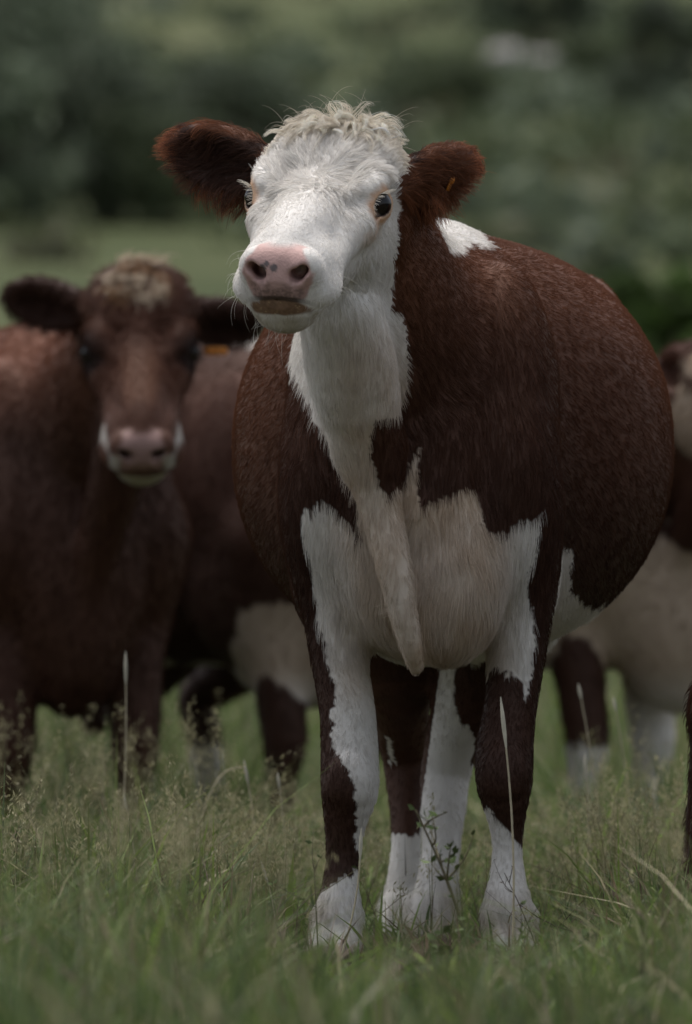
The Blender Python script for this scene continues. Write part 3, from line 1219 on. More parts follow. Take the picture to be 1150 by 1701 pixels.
def generic_legs(S, fr, hind_dy=0.0, trail=0.0):
    """straight standing legs for the animals further back; returns ground points"""
    feet = []
    for s in (-1, 1):
        pts = [((s * 0.155, 0.05, 0.78), 0.105), ((s * 0.150, 0.07, 0.62), 0.078), ((s * 0.142, 0.04, 0.50), 0.058), ((s * 0.138, 0.02, 0.345), 0.050),
               ((s * 0.136, 0.03, 0.26), 0.034), ((s * 0.135, 0.035, 0.17), 0.029), ((s * 0.135, 0.03, 0.085), 0.040)]
        add_leg(S, 'fore', [(fr.wld(p), r) for p, r in pts])
        add_hoof(S, 'fore', fr.wld((s * 0.135, 0.03, 0)), -fr.R[:, 1])
        q = hind_dy
        pts = [((s * 0.180, 1.16, 0.82), 0.150), ((s * 0.185, 1.06 + q * 0.3, 0.66), 0.105), ((s * 0.165, 1.20 + q, 0.50), 0.062), ((s * 0.150, 1.29 + q, 0.44), 0.044),
               ((s * 0.145, 1.27 + q + 0.25 * trail, 0.36), 0.040), ((s * 0.14, 1.25 + q + 0.7 * trail, 0.20), 0.031), ((s * 0.14, 1.23 + q + trail, 0.085), 0.041)]
        add_leg(S, 'hind', [(fr.wld(p), r) for p, r in pts])
        add_hoof(S, 'hind', fr.wld((s * 0.14, 1.23 + q + trail, 0)), -fr.R[:, 1])
    # tail
    S.chain('tail', [(fr.wld(p), r) for p, r in [((0, 1.42, 1.10), 0.045), ((0.0, 1.485, 0.95), 0.028), ((0.0, 1.49, 0.60), 0.018), ((0, 1.48, 0.38), 0.030)]], k=0.03)


def neck(S, a, b, ha, hb, wa, wb, k=0.07):
    """loft from chest point a to head base b; up axis chosen in the vertical plane"""
    fr = frame_along(a, np.asarray(b) - np.asarray(a))
    L = float(np.linalg.norm(np.asarray(b) - np.asarray(a)))
    st = []
    for t in (0, 0.25, 0.5, 0.75, 1.0, 1.08):
        e = 1.0 if t <= 1 else 0.5
        st.append((t * L, 0, 0, (wa + (wb - wa) * t**0.8) * e, (ha + (hb - ha) * t**0.8) * e))
    S.loft('neck', fr, st, k=k)
    return fr


def eye_objects(H, cow, mat):
    V, T = uv_sphere(24, 16)
    for s in (-1, 1):
        nd = eye_dir(s)
        c = np.array([s * EYE['l'], EYE['a'], EYE['u']]) - nd * 0.0045
        R = rot_to(np.array([0, 1.0, -0.18]), nd)
        # eyeball points: z outwards with the cornea bulge
        v = V * EYE['r']
        bulge = smooth01(0.72, 1.0, V[:, 2]) * 0.0022
        v = v + V * bulge[:, None]
        w = H.wld(c + v @ R.T)
        cols = np.tile(np.array([0.012, 0.008, 0.007]), (len(V), 1))
        rim = smooth01(0.40, 0.25, V[:, 2])[:, None]
        cols = cols * (1 - rim) + np.array([0.35, 0.30, 0.28]) * rim
        pup = ((V[:, 0] / 0.26) ** 2 + (V[:, 1] / 0.5) ** 2 < 1) & (V[:, 2] > 0)
        cols[pup] = (0.003, 0.004, 0.008)
        me = mesh_from('eye', w, T, mat, True, cols)
        link(bpy.data.objects.new('eye', me), cow)


def eye_material():
    m, nt, b = new_mat('eye_surface')
    at = nt.nodes.new('ShaderNodeAttribute')
    at.attribute_name = 'coat'
    nt.links.new(at.outputs['Color'], b.inputs['Base Color'])
    b.inputs['Roughness'].default_value = 0.06
    b.inputs['Specular IOR Level'].default_value = 0.38
    return m


M_EYE = eye_material()
GN = ['head', 'neck', 'torso', 'fore', 'hind', 'ear', 'tail', 'dewlap']


def mix(a, b, t):
    t = np.asarray(t)
    return a * (1 - t[..., None]) + b * t[..., None]


# ------------------------------------------------------------------ the white-faced cow in front
def px_chain(rows):
    """rows (px, py, depth, radius_px) -> [(point, radius)]"""
    return [(P(a, b, y), r * (CAM_D + y) / F_PX) for a, b, y, r in rows]


def white_faced_cow():
    S = Shape()
    yaw = math.radians(5.0)
    TF = frame_along((0.118, 0.03, 0.0), (math.sin(yaw), math.cos(yaw), 0))
    torso(S, TF)
    H = head_frame(P(565, 238, -0.24), 14, 22.5, 4.0)
    # neck
    neck(S, (0.150, 0.16, 0.93), H.wld((0, 0.015, -0.085)), 0.27, 0.105, 0.165, 0.088)
    S.chain('dewlap', px_chain([(566, 520, -0.30, 66), (586, 625, -0.235, 72), (612, 740, -0.17, 54)]), k=0.085)
    S.chain('dewlap', px_chain([(612, 740, -0.17, 50), (634, 850, -0.168, 32), (652, 930, -0.182, 27), (668, 1010, -0.180, 22), (683, 1075, -0.160, 17), (691, 1108, -0.135, 12)]), k=0.032)
    # brisket mounds
    S.ell('torso', P(742, 970, -0.045), (0.090, 0.09, 0.135), None, 0.065)
    S.ell('torso', P(645, 930, 0.0), (0.060, 0.075, 0.115), None, 0.03)
    # forelegs
    add_leg(S, 'fore', px_chain([(560, 860, 0.06, 70), (553, 960, 0.07, 56), (563, 1090, 0.06, 46), (577, 1180, 0.045, 45), (581, 1270, 0.03, 47), (581, 1312, 0.022, 46), (573, 1372, 0.035, 33), (568, 1435, 0.04, 26), (563, 1520, 0.03, 37)]), k=0.045)
    add_hoof(S, 'fore', (*P(559, 1604, 0.03)[:2], 0.0), (-0.06, -1, 0), 0.043)
    add_leg(S, 'fore', px_chain([(850, 860, 0.06, 75), (862, 980, 0.07, 58), (858, 1090, 0.06, 47), (847, 1180, 0.045, 43), (838, 1250, 0.03, 47), (838, 1305, 0.022, 44), (842, 1370, 0.035, 28), (843, 1430, 0.04, 25), (843, 1515, 0.03, 41)]), k=0.045)
    add_hoof(S, 'fore', (*P(848, 1604, 0.03)[:2], 0.0), (0.04, -1, 0), 0.046)
    for kx, ky in ((581, 1296), (838, 1282)):
        S.ell('fore', P(kx, ky, -0.012), (0.034, 0.020, 0.042), None, 0.018)          # knee cap
        S.ell('fore', P(kx - 26, ky + 6, 0.012), (0.014, 0.02, 0.036), None, 0.014)
        S.ell('fore', P(kx + 26, ky + 6, 0.012), (0.014, 0.02, 0.036), None, 0.014)
    for kx, ky in ((566, 1445), (843, 1440)):
        S.cone('fore', P(kx, ky - 80, 0.078), P(kx, ky + 60, 0.072), 0.014, 0.013, 0.012)   # tendon behind the cannon
    # hind legs (standing well under the belly)
    add_leg(S, 'hind', px_chain([(850, 860, 1.20, 140), (835, 1010, 1.02, 105), (775, 1160, 1.02, 56), (742, 1275, 1.06, 42), (737, 1330, 1.04, 39), (732, 1420, 0.98, 30), (722, 1510, 0.94, 40)]), k=0.05)
    add_hoof(S, 'hind', (*P(716, 1590, 0.92)[:2], 0.0), (-0.12, -1, 0), 0.045)
    add_leg(S, 'hind', px_chain([(640, 860, 1.20, 140), (640, 1010, 1.05, 100), (662, 1150, 1.10, 54), (672, 1240, 1.22, 40), (676, 1310, 1.22, 33), (675, 1400, 1.18, 24), (670, 1500, 1.16, 33)]), k=0.05)
    add_hoof(S, 'hind', (*P(668, 1590, 1.14)[:2], 0.0), (-0.15, -1, 0), 0.042)
    S.chain('tail', [(TF.wld(p), r) for p, r in [((0, 1.42, 1.10), 0.045), ((0.0, 1.485, 0.95), 0.028), ((0.0, 1.49, 0.60), 0.018), ((0, 1.48, 0.38), 0.030)]], k=0.03)
    add_head(S, H)
    e1 = add_ear(S, H.wld((-0.085, 0.040, -0.050)), P(290, 243, -0.10), np.array([-0.15, -1.0, -0.25]), 0.058)
    e2 = add_ear(S, H.wld((0.088, 0.035, -0.055)), P(776, 280, -0.07), np.array([-0.60, -0.80, -0.10]), 0.060)
    S.cone('ear', P(722, 258, -0.20), P(716, 338, -0.21), 0.012, 0.010, 0.012)          # folded front edge of that ear
    V, T = S.mesh((-0.42, -0.72, -0.02), (0.80, 1.70, 1.50), 0.0050, fine=lambda v: (v[:, 1] < -0.12) & (v[:, 2] > 0.98))
    return S, H, TF, V, T, e1, e2


def coat_main(S, H, V, N, G):
    """colours of the white-faced cow; pattern follows the patches of its coat"""
    n = len(V)
    x, y = to_px(V)
    j1 = vnoise(V, 45, 1) * 6 + vnoise(V, 160, 2) * 4
    j2 = vnoise(V, 45, 3) * 6 + vnoise(V, 160, 4) * 6
    xj, yj = x + j1, y + j2
    q = H.loc(V)
    col = np.tile(RED, (n, 1))
    nz = vnoise(V, 6, 8) * 0.5 + vnoise(V, 25, 9) * 0.3
    col = col * (1 + 0.22 * nz)[:, None]
    # coat darkened on chest, lower flank and legs, mostly as painted shade
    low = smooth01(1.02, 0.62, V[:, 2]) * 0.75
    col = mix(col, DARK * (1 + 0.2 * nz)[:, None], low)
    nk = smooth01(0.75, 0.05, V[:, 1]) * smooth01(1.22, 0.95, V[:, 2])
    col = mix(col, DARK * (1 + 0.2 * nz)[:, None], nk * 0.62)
    white = np.zeros(n, bool)
    gmin = np.min(np.stack([G[k] for k in GN]), 0)
    # face, jaw and throat
    head = (G['head'] < 0.05) & (G['head'] < np.minimum(np.minimum(G['ear'], G['torso']), G['neck'] + 0.02) + 0.004)
    back = q[:, 1] < 0.012 + 0.02 * vnoise(V, 40, 6) - smooth01(0.02, -0.20, q[:, 2]) * -0.09
    white |= head & ~(back & (np.abs(q[:, 0]) > 0.05) | (back & (q[:, 2] < -0.07))) & (q[:, 1] > -0.06)
    white |= head & (q[:, 2] > -0.045) & (q[:, 1] > -0.045)
    front = V[:, 1] < 0.42
    throat = [(395, 540), (655, 430), (650, 515), (668, 522), (680, 600), (665, 690), (622, 700), (612, 745), (628, 800), (641, 832), (672, 800), (697, 738), (703, 738), (690, 790), (700, 842), (735, 826),
              (790, 814), (806, 845), (800, 872), (830, 884), (860, 872), (905, 850), (893, 905), (880, 950), (886, 1050), (889, 1110), (874, 1165), (862, 1128), (820, 1112), (640, 1300), (632, 1330), (612, 1400), (605, 1440), (588, 1400), (596, 1370), (588, 1330), (585, 1282), (556, 1245),
              (546, 1190), (560, 1160), (545, 1090), (524, 1010), (512, 930), (497, 855), (540, 832), (562, 858), (603, 897), (590, 830), (535, 720), (480, 610)]
    white |= in_poly(xj, yj, throat) & front & (G['ear'] > 0.01)
    # white socks
    fore = (G['fore'] < 0.02) & (V[:, 1] < 0.5)
    white |= fore & (x < 700) & (yj > 1445 + (595 - x) * 0.55)
    white |= fore & (x > 700) & (yj > 1330 + (x - 795) * 1.05)
    hind = (V[:, 1] > 0.6) & (G['hind'] < 0.06)
    right_hind = hind & (x < 698 + (1350 - y).clip(0, 400) * 0.14)
    white |= right_hind & (yj > 1385)
    white |= in_poly(xj, yj, [(640, 1225), (652, 1230), (655, 1275), (646, 1270)]) & hind
    left_hind = hind & ~right_hind
    white |= left_hind & (V[:, 2] < 0.60) & ~in_poly(xj, yj, [(756, 1100), (830, 1100), (830, 1290), (783, 1300), (788, 1215), (765, 1200), (752, 1150)])
    # belly patch behind the elbow and the underside
    white |= in_poly(xj, yj, [(925, 915), (948, 912), (951, 985), (985, 1012), (1020, 1000), (1056, 968), (1060, 1010), (980, 1090), (900, 1100)]) & (G['torso'] < 0.03) & (V[:, 1] > 0.12)
    white |= (V[:, 2] < 0.565) & (G['torso'] < 0.02) & (V[:, 1] > 0.12)
    # stripe on the withers
    white |= in_poly(xj, yj, [(690, 330), (760, 330), (800, 385), (822, 412), (800, 412), (785, 402), (770, 424), (740, 418), (716, 402), (712, 372)]) & (V[:, 1] > -0.05) & (V[:, 1] < 0.42) & (V[:, 2] > 1.08)
    # colour of the white: creamy on the chest and crown, clean on the face, legs dulled as shade
    wv = np.tile(WHITE, (n, 1)) * (1 + 0.05 * nz)[:, None]
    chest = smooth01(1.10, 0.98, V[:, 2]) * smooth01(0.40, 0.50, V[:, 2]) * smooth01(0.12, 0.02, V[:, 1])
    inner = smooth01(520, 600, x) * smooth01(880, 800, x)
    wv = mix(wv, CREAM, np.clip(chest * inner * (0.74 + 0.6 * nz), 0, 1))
    wv = wv * (1 - 0.16 * smooth01(0.62, 0.40, V[:, 2]) * (1 + nz))[:, None]  # lower white darkened to carry the shade from the grass
    crown = smooth01(0.10, 0.02, q[:, 1]) * smooth01(-0.10, -0.02, q[:, 2]) * (G['head'] < 0.03)
    wv = mix(wv, np.array([0.74, 0.67, 0.56]), crown * 0.8)
    feet = smooth01(0.16, 0.04, V[:, 2])
    wv = mix(wv, np.array([0.36, 0.30, 0.24]), feet * np.clip(0.45 + 0.9 * vnoise(V, 22, 41) + 0.4 * nz, 0, 0.9))
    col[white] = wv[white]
    # face details
    bare = np.zeros(n)
    ishead = G['head'] < 0.03
    # nose pad
    hw = np.interp(q[:, 2], [-0.108, -0.095, -0.075, -0.055, -0.035, -0.018], [0.040, 0.046, 0.054, 0.060, 0.052, 0.036]) + 0.003 * vnoise(V, 90, 19)
    pad = smooth01(0.408, 0.424, q[:, 1]) * smooth01(-0.104, -0.098, q[:, 2]) * smooth01(-0.014, -0.022, q[:, 2]) * smooth01(0.004, -0.004, np.abs(q[:, 0]) - hw)
    pad = pad * ishead
    pc = np.tile(PINK, (n, 1)) * (1 + 0.10 * vnoise(V, 140, 20))[:, None]
    grey = smooth01(-0.062, -0.086, q[:, 2] + 0.010 * vnoise(V, 110, 21)) * smooth01(0.055, 0.035, np.abs(q[:, 0])) * (0.60 + 0.40 * vnoise(V, 320, 22))
    pc = mix(pc, np.array([0.16, 0.11, 0.095]), np.clip(grey, 0, 0.85))
    for l, u, r in [(-0.006, -0.046, 0.0078), (-0.024, -0.047, 0.0064), (-0.019, -0.041, 0.005)]:
        d = np.hypot(q[:, 0] - l, q[:, 2] - u) + 0.002 * vnoise(V, 300, 23)
        pc = mix(pc, np.array([0.13, 0.12, 0.125]), smooth01(r, r * 0.6, d) * 0.9)
    col = mix(col, pc, pad)
    bare = np.maximum(bare, pad)
    # lower lip: soiled brown, mouth line dark
    lip = ishead * smooth01(0.385, 0.405, q[:, 1]) * smooth01(1.15, 0.85, np.hypot(q[:, 0] / 0.050, (q[:, 2] + 0.113 + 4.0 * q[:, 0] ** 2) / 0.0165) + 0.12 * vnoise(V, 90, 28))
    lc = np.tile(np.array([0.22, 0.135, 0.085]), (n, 1)) * (1 + 0.25 * vnoise(V, 260, 25))[:, None]
    fleck = smooth01(0.55, 0.8, vnoise(V, 330, 26))
    lc = mix(lc, np.array([0.40, 0.29, 0.16]), fleck)
    col = mix(col, lc, lip)
    bare = np.maximum(bare, lip)
    chin = ishead * smooth01(0.33, 0.37, q[:, 1]) * smooth01(-0.126, -0.140, q[:, 2])
    col = mix(col, np.array([0.42, 0.36, 0.25]), chin * np.clip(0.55 + 0.4 * vnoise(V, 60, 27), 0, 0.9) * (1 - lip))
    lx = np.clip(q[:, 0] / 0.070, -0.98, 0.98)
    tq = np.arcsin(lx) / math.radians(100)
    ml = smooth01(0.0060, 0.0025, np.abs(q[:, 2] - (-0.098 - 0.050 * tq * tq))) * ishead * smooth01(0.365, 0.385, q[:, 1])
    col = mix(col, np.array([0.06, 0.040, 0.030]), ml * np.interp(np.abs(q[:, 0]), [0.03, 0.056], [0.92, 0.15]))
    bare = np.maximum(bare, ml)
    # rims of the eyes
    for s in (-1, 1):
        c = np.array([s * EYE['l'], EYE['a'], EYE['u']])
        nd = eye_dir(s)
        d = q - c
        d = d - (d @ nd)[:, None] * nd
        along = d @ nrm(np.array([0, 1.0, -0.18]))
        r = np.sqrt((d * d).sum(1) - along**2 + (along * 0.72) ** 2 + 1e-12)
        rim = smooth01(0.037, 0.021, r + 0.004 * vnoise(V, 120, 30)) * ishead * (q[:, 0] * s > 0.04)
        tear = smooth01(0.016, 0.005, np.abs(d[:, 2] + 0.030 + 0.2 * along)) * smooth01(0.0, 0.03, along) * smooth01(0.085, 0.045, along) * ishead * (q[:, 0] * s > 0.04) * (0.5 + 0.5 * vnoise(V, 120, 31))
        col = mix(col, np.array([0.58, 0.33, 0.17]), np.clip(rim * 0.8 + tear * 0.45, 0, 0.9))
        inner_r = smooth01(0.0195, 0.0165, r) * ishead * (q[:, 0] * s > 0.04)
        col = mix(col, np.array([0.045, 0.03, 0.025]), inner_r)
        bare = np.maximum(bare, smooth01(0.024, 0.018, r) * ishead * (q[:, 0] * s > 0.04))
        # inside of the nostrils
        nd_ = np.linalg.norm(q - np.array([s * 0.033, 0.435, -0.057]), axis=1)
        col = mix(col, np.array([0.10, 0.045, 0.042]), smooth01(0.018, 0.011, nd_) * ishead)
    # ears: dark inside, red outside
    ear = (G['ear'] < 0.006) & (G['head'] > -0.004) & ~(white & (G['head'] < 0.002))
    col[ear] = (RED * 0.55) * (1 + 0.25 * nz[ear])[:, None]
    # hooves
    hoof = (V[:, 2] < 0.030) & ((G['fore'] < 0.03) | (G['hind'] < 0.03))
    col[hoof] = np.array([0.20, 0.165, 0.13]) * (1 + 0.3 * nz[hoof])[:, None]
    bare = np.maximum(bare, hoof.astype(float))
    return np.clip(col, 0.004, 0.95), bare, white, ear


def make_main():
    S, H, TF, V, T, e1, e2 = white_faced_cow()
    N = vert_normals(V, T)
    G = S.groups(V, GN)
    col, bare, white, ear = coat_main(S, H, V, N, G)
    for fr, LE in (e1, e2):                     # dark hollow, lighter rim
        ql = fr.loc(V)
        near_ear = ear & (np.linalg.norm(V - fr.wld((0, LE * 0.5, 0)), axis=1) < LE * 0.8)
        hollow = near_ear & (ql[:, 2] > -0.004) & (np.abs(ql[:, 0]) < 0.046) & (ql[:, 1] < LE * 0.93)
        col[near_ear] = RED * 0.95
        col[hollow] = DARK * 1.25
    cow = bpy.data.objects.new('cow', None)
    link(cow, None, 'white-faced red cow with raised head and curly cream forelock, standing sharp in the grass', 'cow', 'cows in the pasture')
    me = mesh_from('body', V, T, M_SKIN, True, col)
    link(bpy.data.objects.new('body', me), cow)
    eye_objects(H, cow, M_EYE)
    return cow, S, H, TF, V, T, N, G, col, bare, white, ear, e1, e2


def coat_hair_main(cow, S, H, TF, V, T, N, G, col, bare, white, ear, e1, e2):
    q = H.loc(V)
    ishead = (G['head'] < 0.040) & (G['head'] < np.minimum(np.minimum(G['neck'], G['dewlap']), G['torso']) + 0.010) & ~ear & (q[:, 1] > -0.06)
    # ---- density and length per vertex
    ln = np.full(len(V), 0.0125)
    ln += 0.010 * smooth01(1.15, 0.95, V[:, 2]) * smooth01(0.10, 0.0, V[:, 1]) * smooth01(0.5, 0.6, V[:, 2])
    ln += 0.010 * smooth01(0.40, 0.52, V[:, 2]) * smooth01(0.80, 0.66, V[:, 2]) * smooth01(0.3, 0.15, V[:, 1]) * white
    legs = (np.minimum(G['fore'], G['hind']) < 0.01) & (V[:, 2] < 0.50)
    ln[legs] = 0.009
    ln[(V[:, 2] < 0.12)] = 0.018
    ln = np.where(G['dewlap'] < 0.004, np.where(V[:, 2] < 1.0, 0.008 + 0.010 * smooth01(0.50, 0.66, V[:, 2]), 0.020), ln)
    a, u, l = q[:, 1], q[:, 2], q[:, 0]
    lh = np.interp(a, [0.0, 0.05, 0.10, 0.19, 0.235, 0.30, 0.36, 0.46], [0.014, 0.016, 0.026, 0.025, 0.014, 0.007, 0.005, 0.004])
    side = smooth01(-0.03, -0.07, u)
    lh = lh * (1 - side) + np.where(a > 0.30, 0.007, np.interp(u, [-0.2, -0.1], [0.022, 0.011])) * side
    for s_ in (-1, 1):
        de = np.linalg.norm(q - np.array([s_ * EYE['l'], EYE['a'], EYE['u']]) - eye_dir(s_) * 0.012, axis=1)
        lh = np.where(de < 0.06, np.minimum(lh, 0.004 + 0.35 * np.maximum(de - 0.027, 0)), lh)
    ln = np.where(ishead, lh, ln)
    ln[ear] = 0.024
    dens = np.full(len(V), 52000.0)
    dens[ishead] = 110000.0
    dens[ear] = 75000.0
    dens = np.where(~ishead & ~ear, 52000.0 - 16000.0 * smooth01(0.15, 0.5, V[:, 1]), dens)
    dens[(V[:, 1] > 1.0)] = 12000.0
    dens *= (1 - bare)
    # ---- combing direction
    fl = np.tile(np.array([0.0, 0.75, -0.65]), (len(V), 1))
    out = nrm(V - np.array([0.12, 0.3, 0.9]))
    fl[:, 0] += 0.25 * out[:, 0]
    chest = smooth01(0.15, -0.02, V[:, 1])
    fl = mix(fl, np.array([0.0, 0.05, -1.0]), chest)
    fl[legs] = (0, 0.1, -1.0)
    nk = (G['neck'] < 0.02) & (V[:, 2] > 0.85)
    fl[nk] = nrm(np.array([0.25, 0.75, -0.75]))
    w = np.stack([l, a - 0.185, np.minimum(u + 0.03, 0) * 1.4], 1)
    wr = np.hypot(l, a - 0.185)
    sw = 0.9 * np.exp(-(wr / 0.05) ** 2) + 1.2 * np.exp(-(wr / 0.03) ** 2) * vnoise(V, 70, 61) + 0.35 * vnoise(V, 28, 62)
    w = np.stack([w[:, 0] * np.cos(sw) - w[:, 1] * np.sin(sw), w[:, 0] * np.sin(sw) + w[:, 1] * np.cos(sw), w[:, 2]], 1)
    fh = nrm(w) @ H.R.T
    fh[:, 2] -= 0.35 * smooth01(-0.04, -0.12, u)
    fl[ishead] = fh[ishead]
    thr = (G['dewlap'] < 0.01) & (V[:, 2] > 0.6) & ~ishead
    fl[thr] = (0.05, 0.25, -1.0)
    root, t, w3 = scatter(V, T, dens, 11)
    nor = nrm(interp(N, t, w3))
    f = interp(fl, t, w3)
    L = interp(ln, t, w3)
    c = interp(col, t, w3)
    hd = interp(ishead.astype(float), t, w3) > 0.5
    er = interp(ear.astype(float), t, w3) > 0.5
    g = np.random.default_rng(5)
    c = c * (1 + g.normal(0, 0.07, len(c)))[:, None]
    wv = c[:, 1] > 0.35
    c[wv] = np.clip(c[wv] * 1.04, 0, 0.88)
    # sun-bleached tips on the red coat
    c[~wv] *= (1 + 0.22 * g.random((~wv).sum()) ** 2)[:, None]
    qr = H.loc(root)
    body = ~hd & ~er
    fk = body & (root[:, 1] + g.normal(0, 0.07, len(root)) > 0.30)
    body &= ~fk
    p, r = grow(root[body], nor[body], f[body], L[body], 0.34, np.full(body.sum(), 0.00038), 4, 0.010, 0.35, 0.16, seed=21)
    p2, r2 = grow(root[fk], nor[fk], f[fk], L[fk] * 1.1, 0.36, np.full(fk.sum(), 0.00042), 4, 0.007, 0.12, 0.07, seed=20)
    hair_object('coat_hair', np.concatenate([p, p2]), np.concatenate([r, r2]), np.concatenate([c[body], c[fk]]), M_HAIR, cow)
    m = hd
    lo_h = hd & (L <= 0.0125)
    m = hd & ~lo_h
    p, r = grow(root[m], nor[m], f[m], L[m], 0.46, np.full(m.sum(), 0.00040), 6, 0.0105, 0.78, 0.42, seed=22)
    p2, r2 = grow(root[lo_h], nor[lo_h], f[lo_h], L[lo_h], 0.30, np.full(lo_h.sum(), 0.00028), 6, 0.006, 0.30, 0.22, seed=27)
    p, r = np.concatenate([p, p2]), np.concatenate([r, r2])
    m = np.concatenate([np.flatnonzero(m), np.flatnonzero(lo_h)])
    hair_object('face_hair', p, r, c[m], M_HAIR, cow)
    # ears: long soft fringe hanging from the lower edge, shorter on the upper one
    for s, (fr, LE) in ((-1, e1), (1, e2)):
        me = er & ((qr[:, 0] * s) > 0)
        rt = root[me]
        ql = fr.loc(rt)
        axis = fr.R[:, 1]
        rim = np.abs(ql[:, 0])
        low = smooth01(0.0, 0.035, (rt - fr.o) @ np.array([0, 0, -1.0]) + 0.35 * ql[:, 1] * axis[2] + 0.004)
        d = nor[me] * 0.5 + axis * 0.8
        d[:, 2] -= 1.2 * low
        lh_ = 0.018 + 0.018 * g.random(len(rt)) + 0.026 * low * g.random(len(rt)) + 0.010 * smooth01(LE * 0.7, LE, ql[:, 1])
        ce = c[me] * 1.0
        tipy = smooth01(LE * 0.55, LE * 0.98, ql[:, 1])
        ce = ce * (1 + 2.4 * np.maximum(tipy, low * 0.8) * g.random(len(rt)) + 0.9 * (g.random(len(rt)) < 0.12))[:, None]
        p, r = grow(rt, nor[me], d, lh_, 0.60, np.full(len(rt), 0.00034), 5, 0.016, 0.72, 0.50, seed=23 + s, droop=0.35)
        hair_object('ear_hair', p, r, ce, M_HAIR, cow)
    # ---- curly forelock on the crown
    top = ishead & (a < 0.075) & (u > -0.045)
    dn = np.where(top, 1.0, 0.0) * smooth01(0.075, 0.030, a) * smooth01(0.095, 0.06, np.abs(l)) * 170000
    root, t, w3 = scatter(V, T, dn, 31)
    nor = nrm(interp(N, t, w3))
    qq = H.loc(root)
    n = len(root)
    # locks: pick lock centres, strands follow their lock
    nl = 150
    ctr = root[g.choice(n, nl, replace=False)]
    lock = np.concatenate([((root[i:i + 4000, None, :] - ctr[None]) ** 2).sum(2).argmin(1) for i in range(0, n, 4000)])
    cl_ = H.loc(ctr)[:, 0]
    mid = np.interp(np.abs(cl_), [0.035, 0.085], [1.0, 0.0])
    lk_dir = np.stack([g.normal(0, 0.55, nl) + 9.0 * cl_, 0.25 + 0.75 * mid + g.normal(0, 0.45, nl), np.zeros(nl)], 1)
    lk_len = g.uniform(0.036, 0.068, nl) * (0.5 + 0.5 * mid)
    lk_turn = g.uniform(2.2, 5.0, nl) * np.where(g.random(nl) < 0.5, -1, 1)
    lk_amp = g.uniform(0.006, 0.013, nl) * (0.6 + 0.4 * mid)
    lk_ph = g.uniform(0, 6.28, nl)
    lk_lift = g.uniform(0.35, 0.90, nl)
    d = nrm(lk_dir[lock]) @ H.R.T
    p, r = grow(root, nor, d, lk_len[lock] * (0.75 + 0.35 * g.random(n)), lk_lift[lock], np.full(n, 0.00034), 10, 0.02, 0.0, 0.06,
                curl=(lk_amp[lock], lk_turn[lock], lk_ph[lock] + g.normal(0, 0.22, n)), seed=33, droop=0.30)
    tt = np.linspace(0, 1, 10)
    cm = np.stack([np.stack([np.bincount(lock, weights=p[:, j, i], minlength=nl) for i in range(3)], 1) / np.maximum(np.bincount(lock, minlength=nl), 1)[:, None] for j in range(10)], 1)
    p = p + (cm[lock] - p) * (0.74 * tt ** 0.7)[None, :, None]
    cc = np.array([0.80, 0.735, 0.635]) * (1 + g.normal(0, 0.10, n))[:, None] * (1 + 0.13 * g.normal(0, 1, nl)[lock])[:, None]
    hair_object('forelock', p, r, np.clip(cc, 0, 0.85), M_HAIR, cow)
    # ---- flyaway hairs and whiskers
    k = 130
    i = g.choice(n, k, replace=False)
    p, r = grow(root[i], nor[i], nrm(g.normal(0, 1, (k, 3))), g.uniform(0.03, 0.06, k), 0.9, np.full(k, 0.00022), 8, 0.02, 0, 0.3, curl=(g.uniform(0.004, 0.012, k), g.uniform(2, 5, k), g.uniform(0, 6, k)), seed=35)
    hair_object('flyaway_hair', p, r, np.tile([0.7, 0.62, 0.5], (k, 1)), M_HAIR, cow)
    wz = ishead & (a > 0.36) & (u < -0.05) & ((np.abs(l) > 0.040) | (u < -0.125)) & (bare < 0.3)
    root, t, w3 = scatter(V, T, np.where(wz, 2600.0, 0.0), 41)
    nor = nrm(interp(N, t, w3))
    k = len(root)
    d = np.tile(H.R[:, 1] * -0.4, (k, 1)) + g.normal(0, 0.35, (k, 3)) + np.array([0, 0, -0.5])
    p, r = grow(root, nor, d, g.uniform(0.014, 0.036, k), 1.3, np.full(k, 0.00022), 6, 0.02, 0, 0.3, seed=43, droop=0.3)
    hair_object('whiskers', p, r, np.tile([0.75, 0.72, 0.66], (k, 1)), M_HAIR, cow)
    # ---- eyelashes
    for s in (-1, 1):
        nd = eye_dir(s)
        c0 = np.array([s * EYE['l'], EYE['a'], EYE['u']])
        al = nrm(np.array([0, 1.0, -0.18]) - nd * (np.array([0, 1.0, -0.18]) @ nd))
        up = nrm(np.cross(al, nd)) * (1 if np.cross(al, nd)[2] > 0 else -1)
        k = 46
        th = np.linspace(0.15, 0.9, k) * math.pi
        rt = c0 + nd * 0.016 + al * (0.021 * np.cos(th))[:, None] + up * (0.0165 * np.sin(th))[:, None]
        dr = nd * 0.8 + up * 0.25 + al * (0.5 * np.cos(th))[:, None] + g.normal(0, 0.08, (k, 3))
        pt = np.stack([H.wld(rt + dr * (0.024 * x) - up * (0.007 * x * x)) for x in np.linspace(0, 1, 5)], 1)
        rd = 0.00035 * (1 - 0.7 * np.linspace(0, 1, 5))[None] * np.ones((k, 1))
        hair_object('eyelashes', pt, rd, np.tile([0.72, 0.68, 0.60], (k, 1)), M_HAIR, cow)


MAIN = make_main()
coat_hair_main(*MAIN)


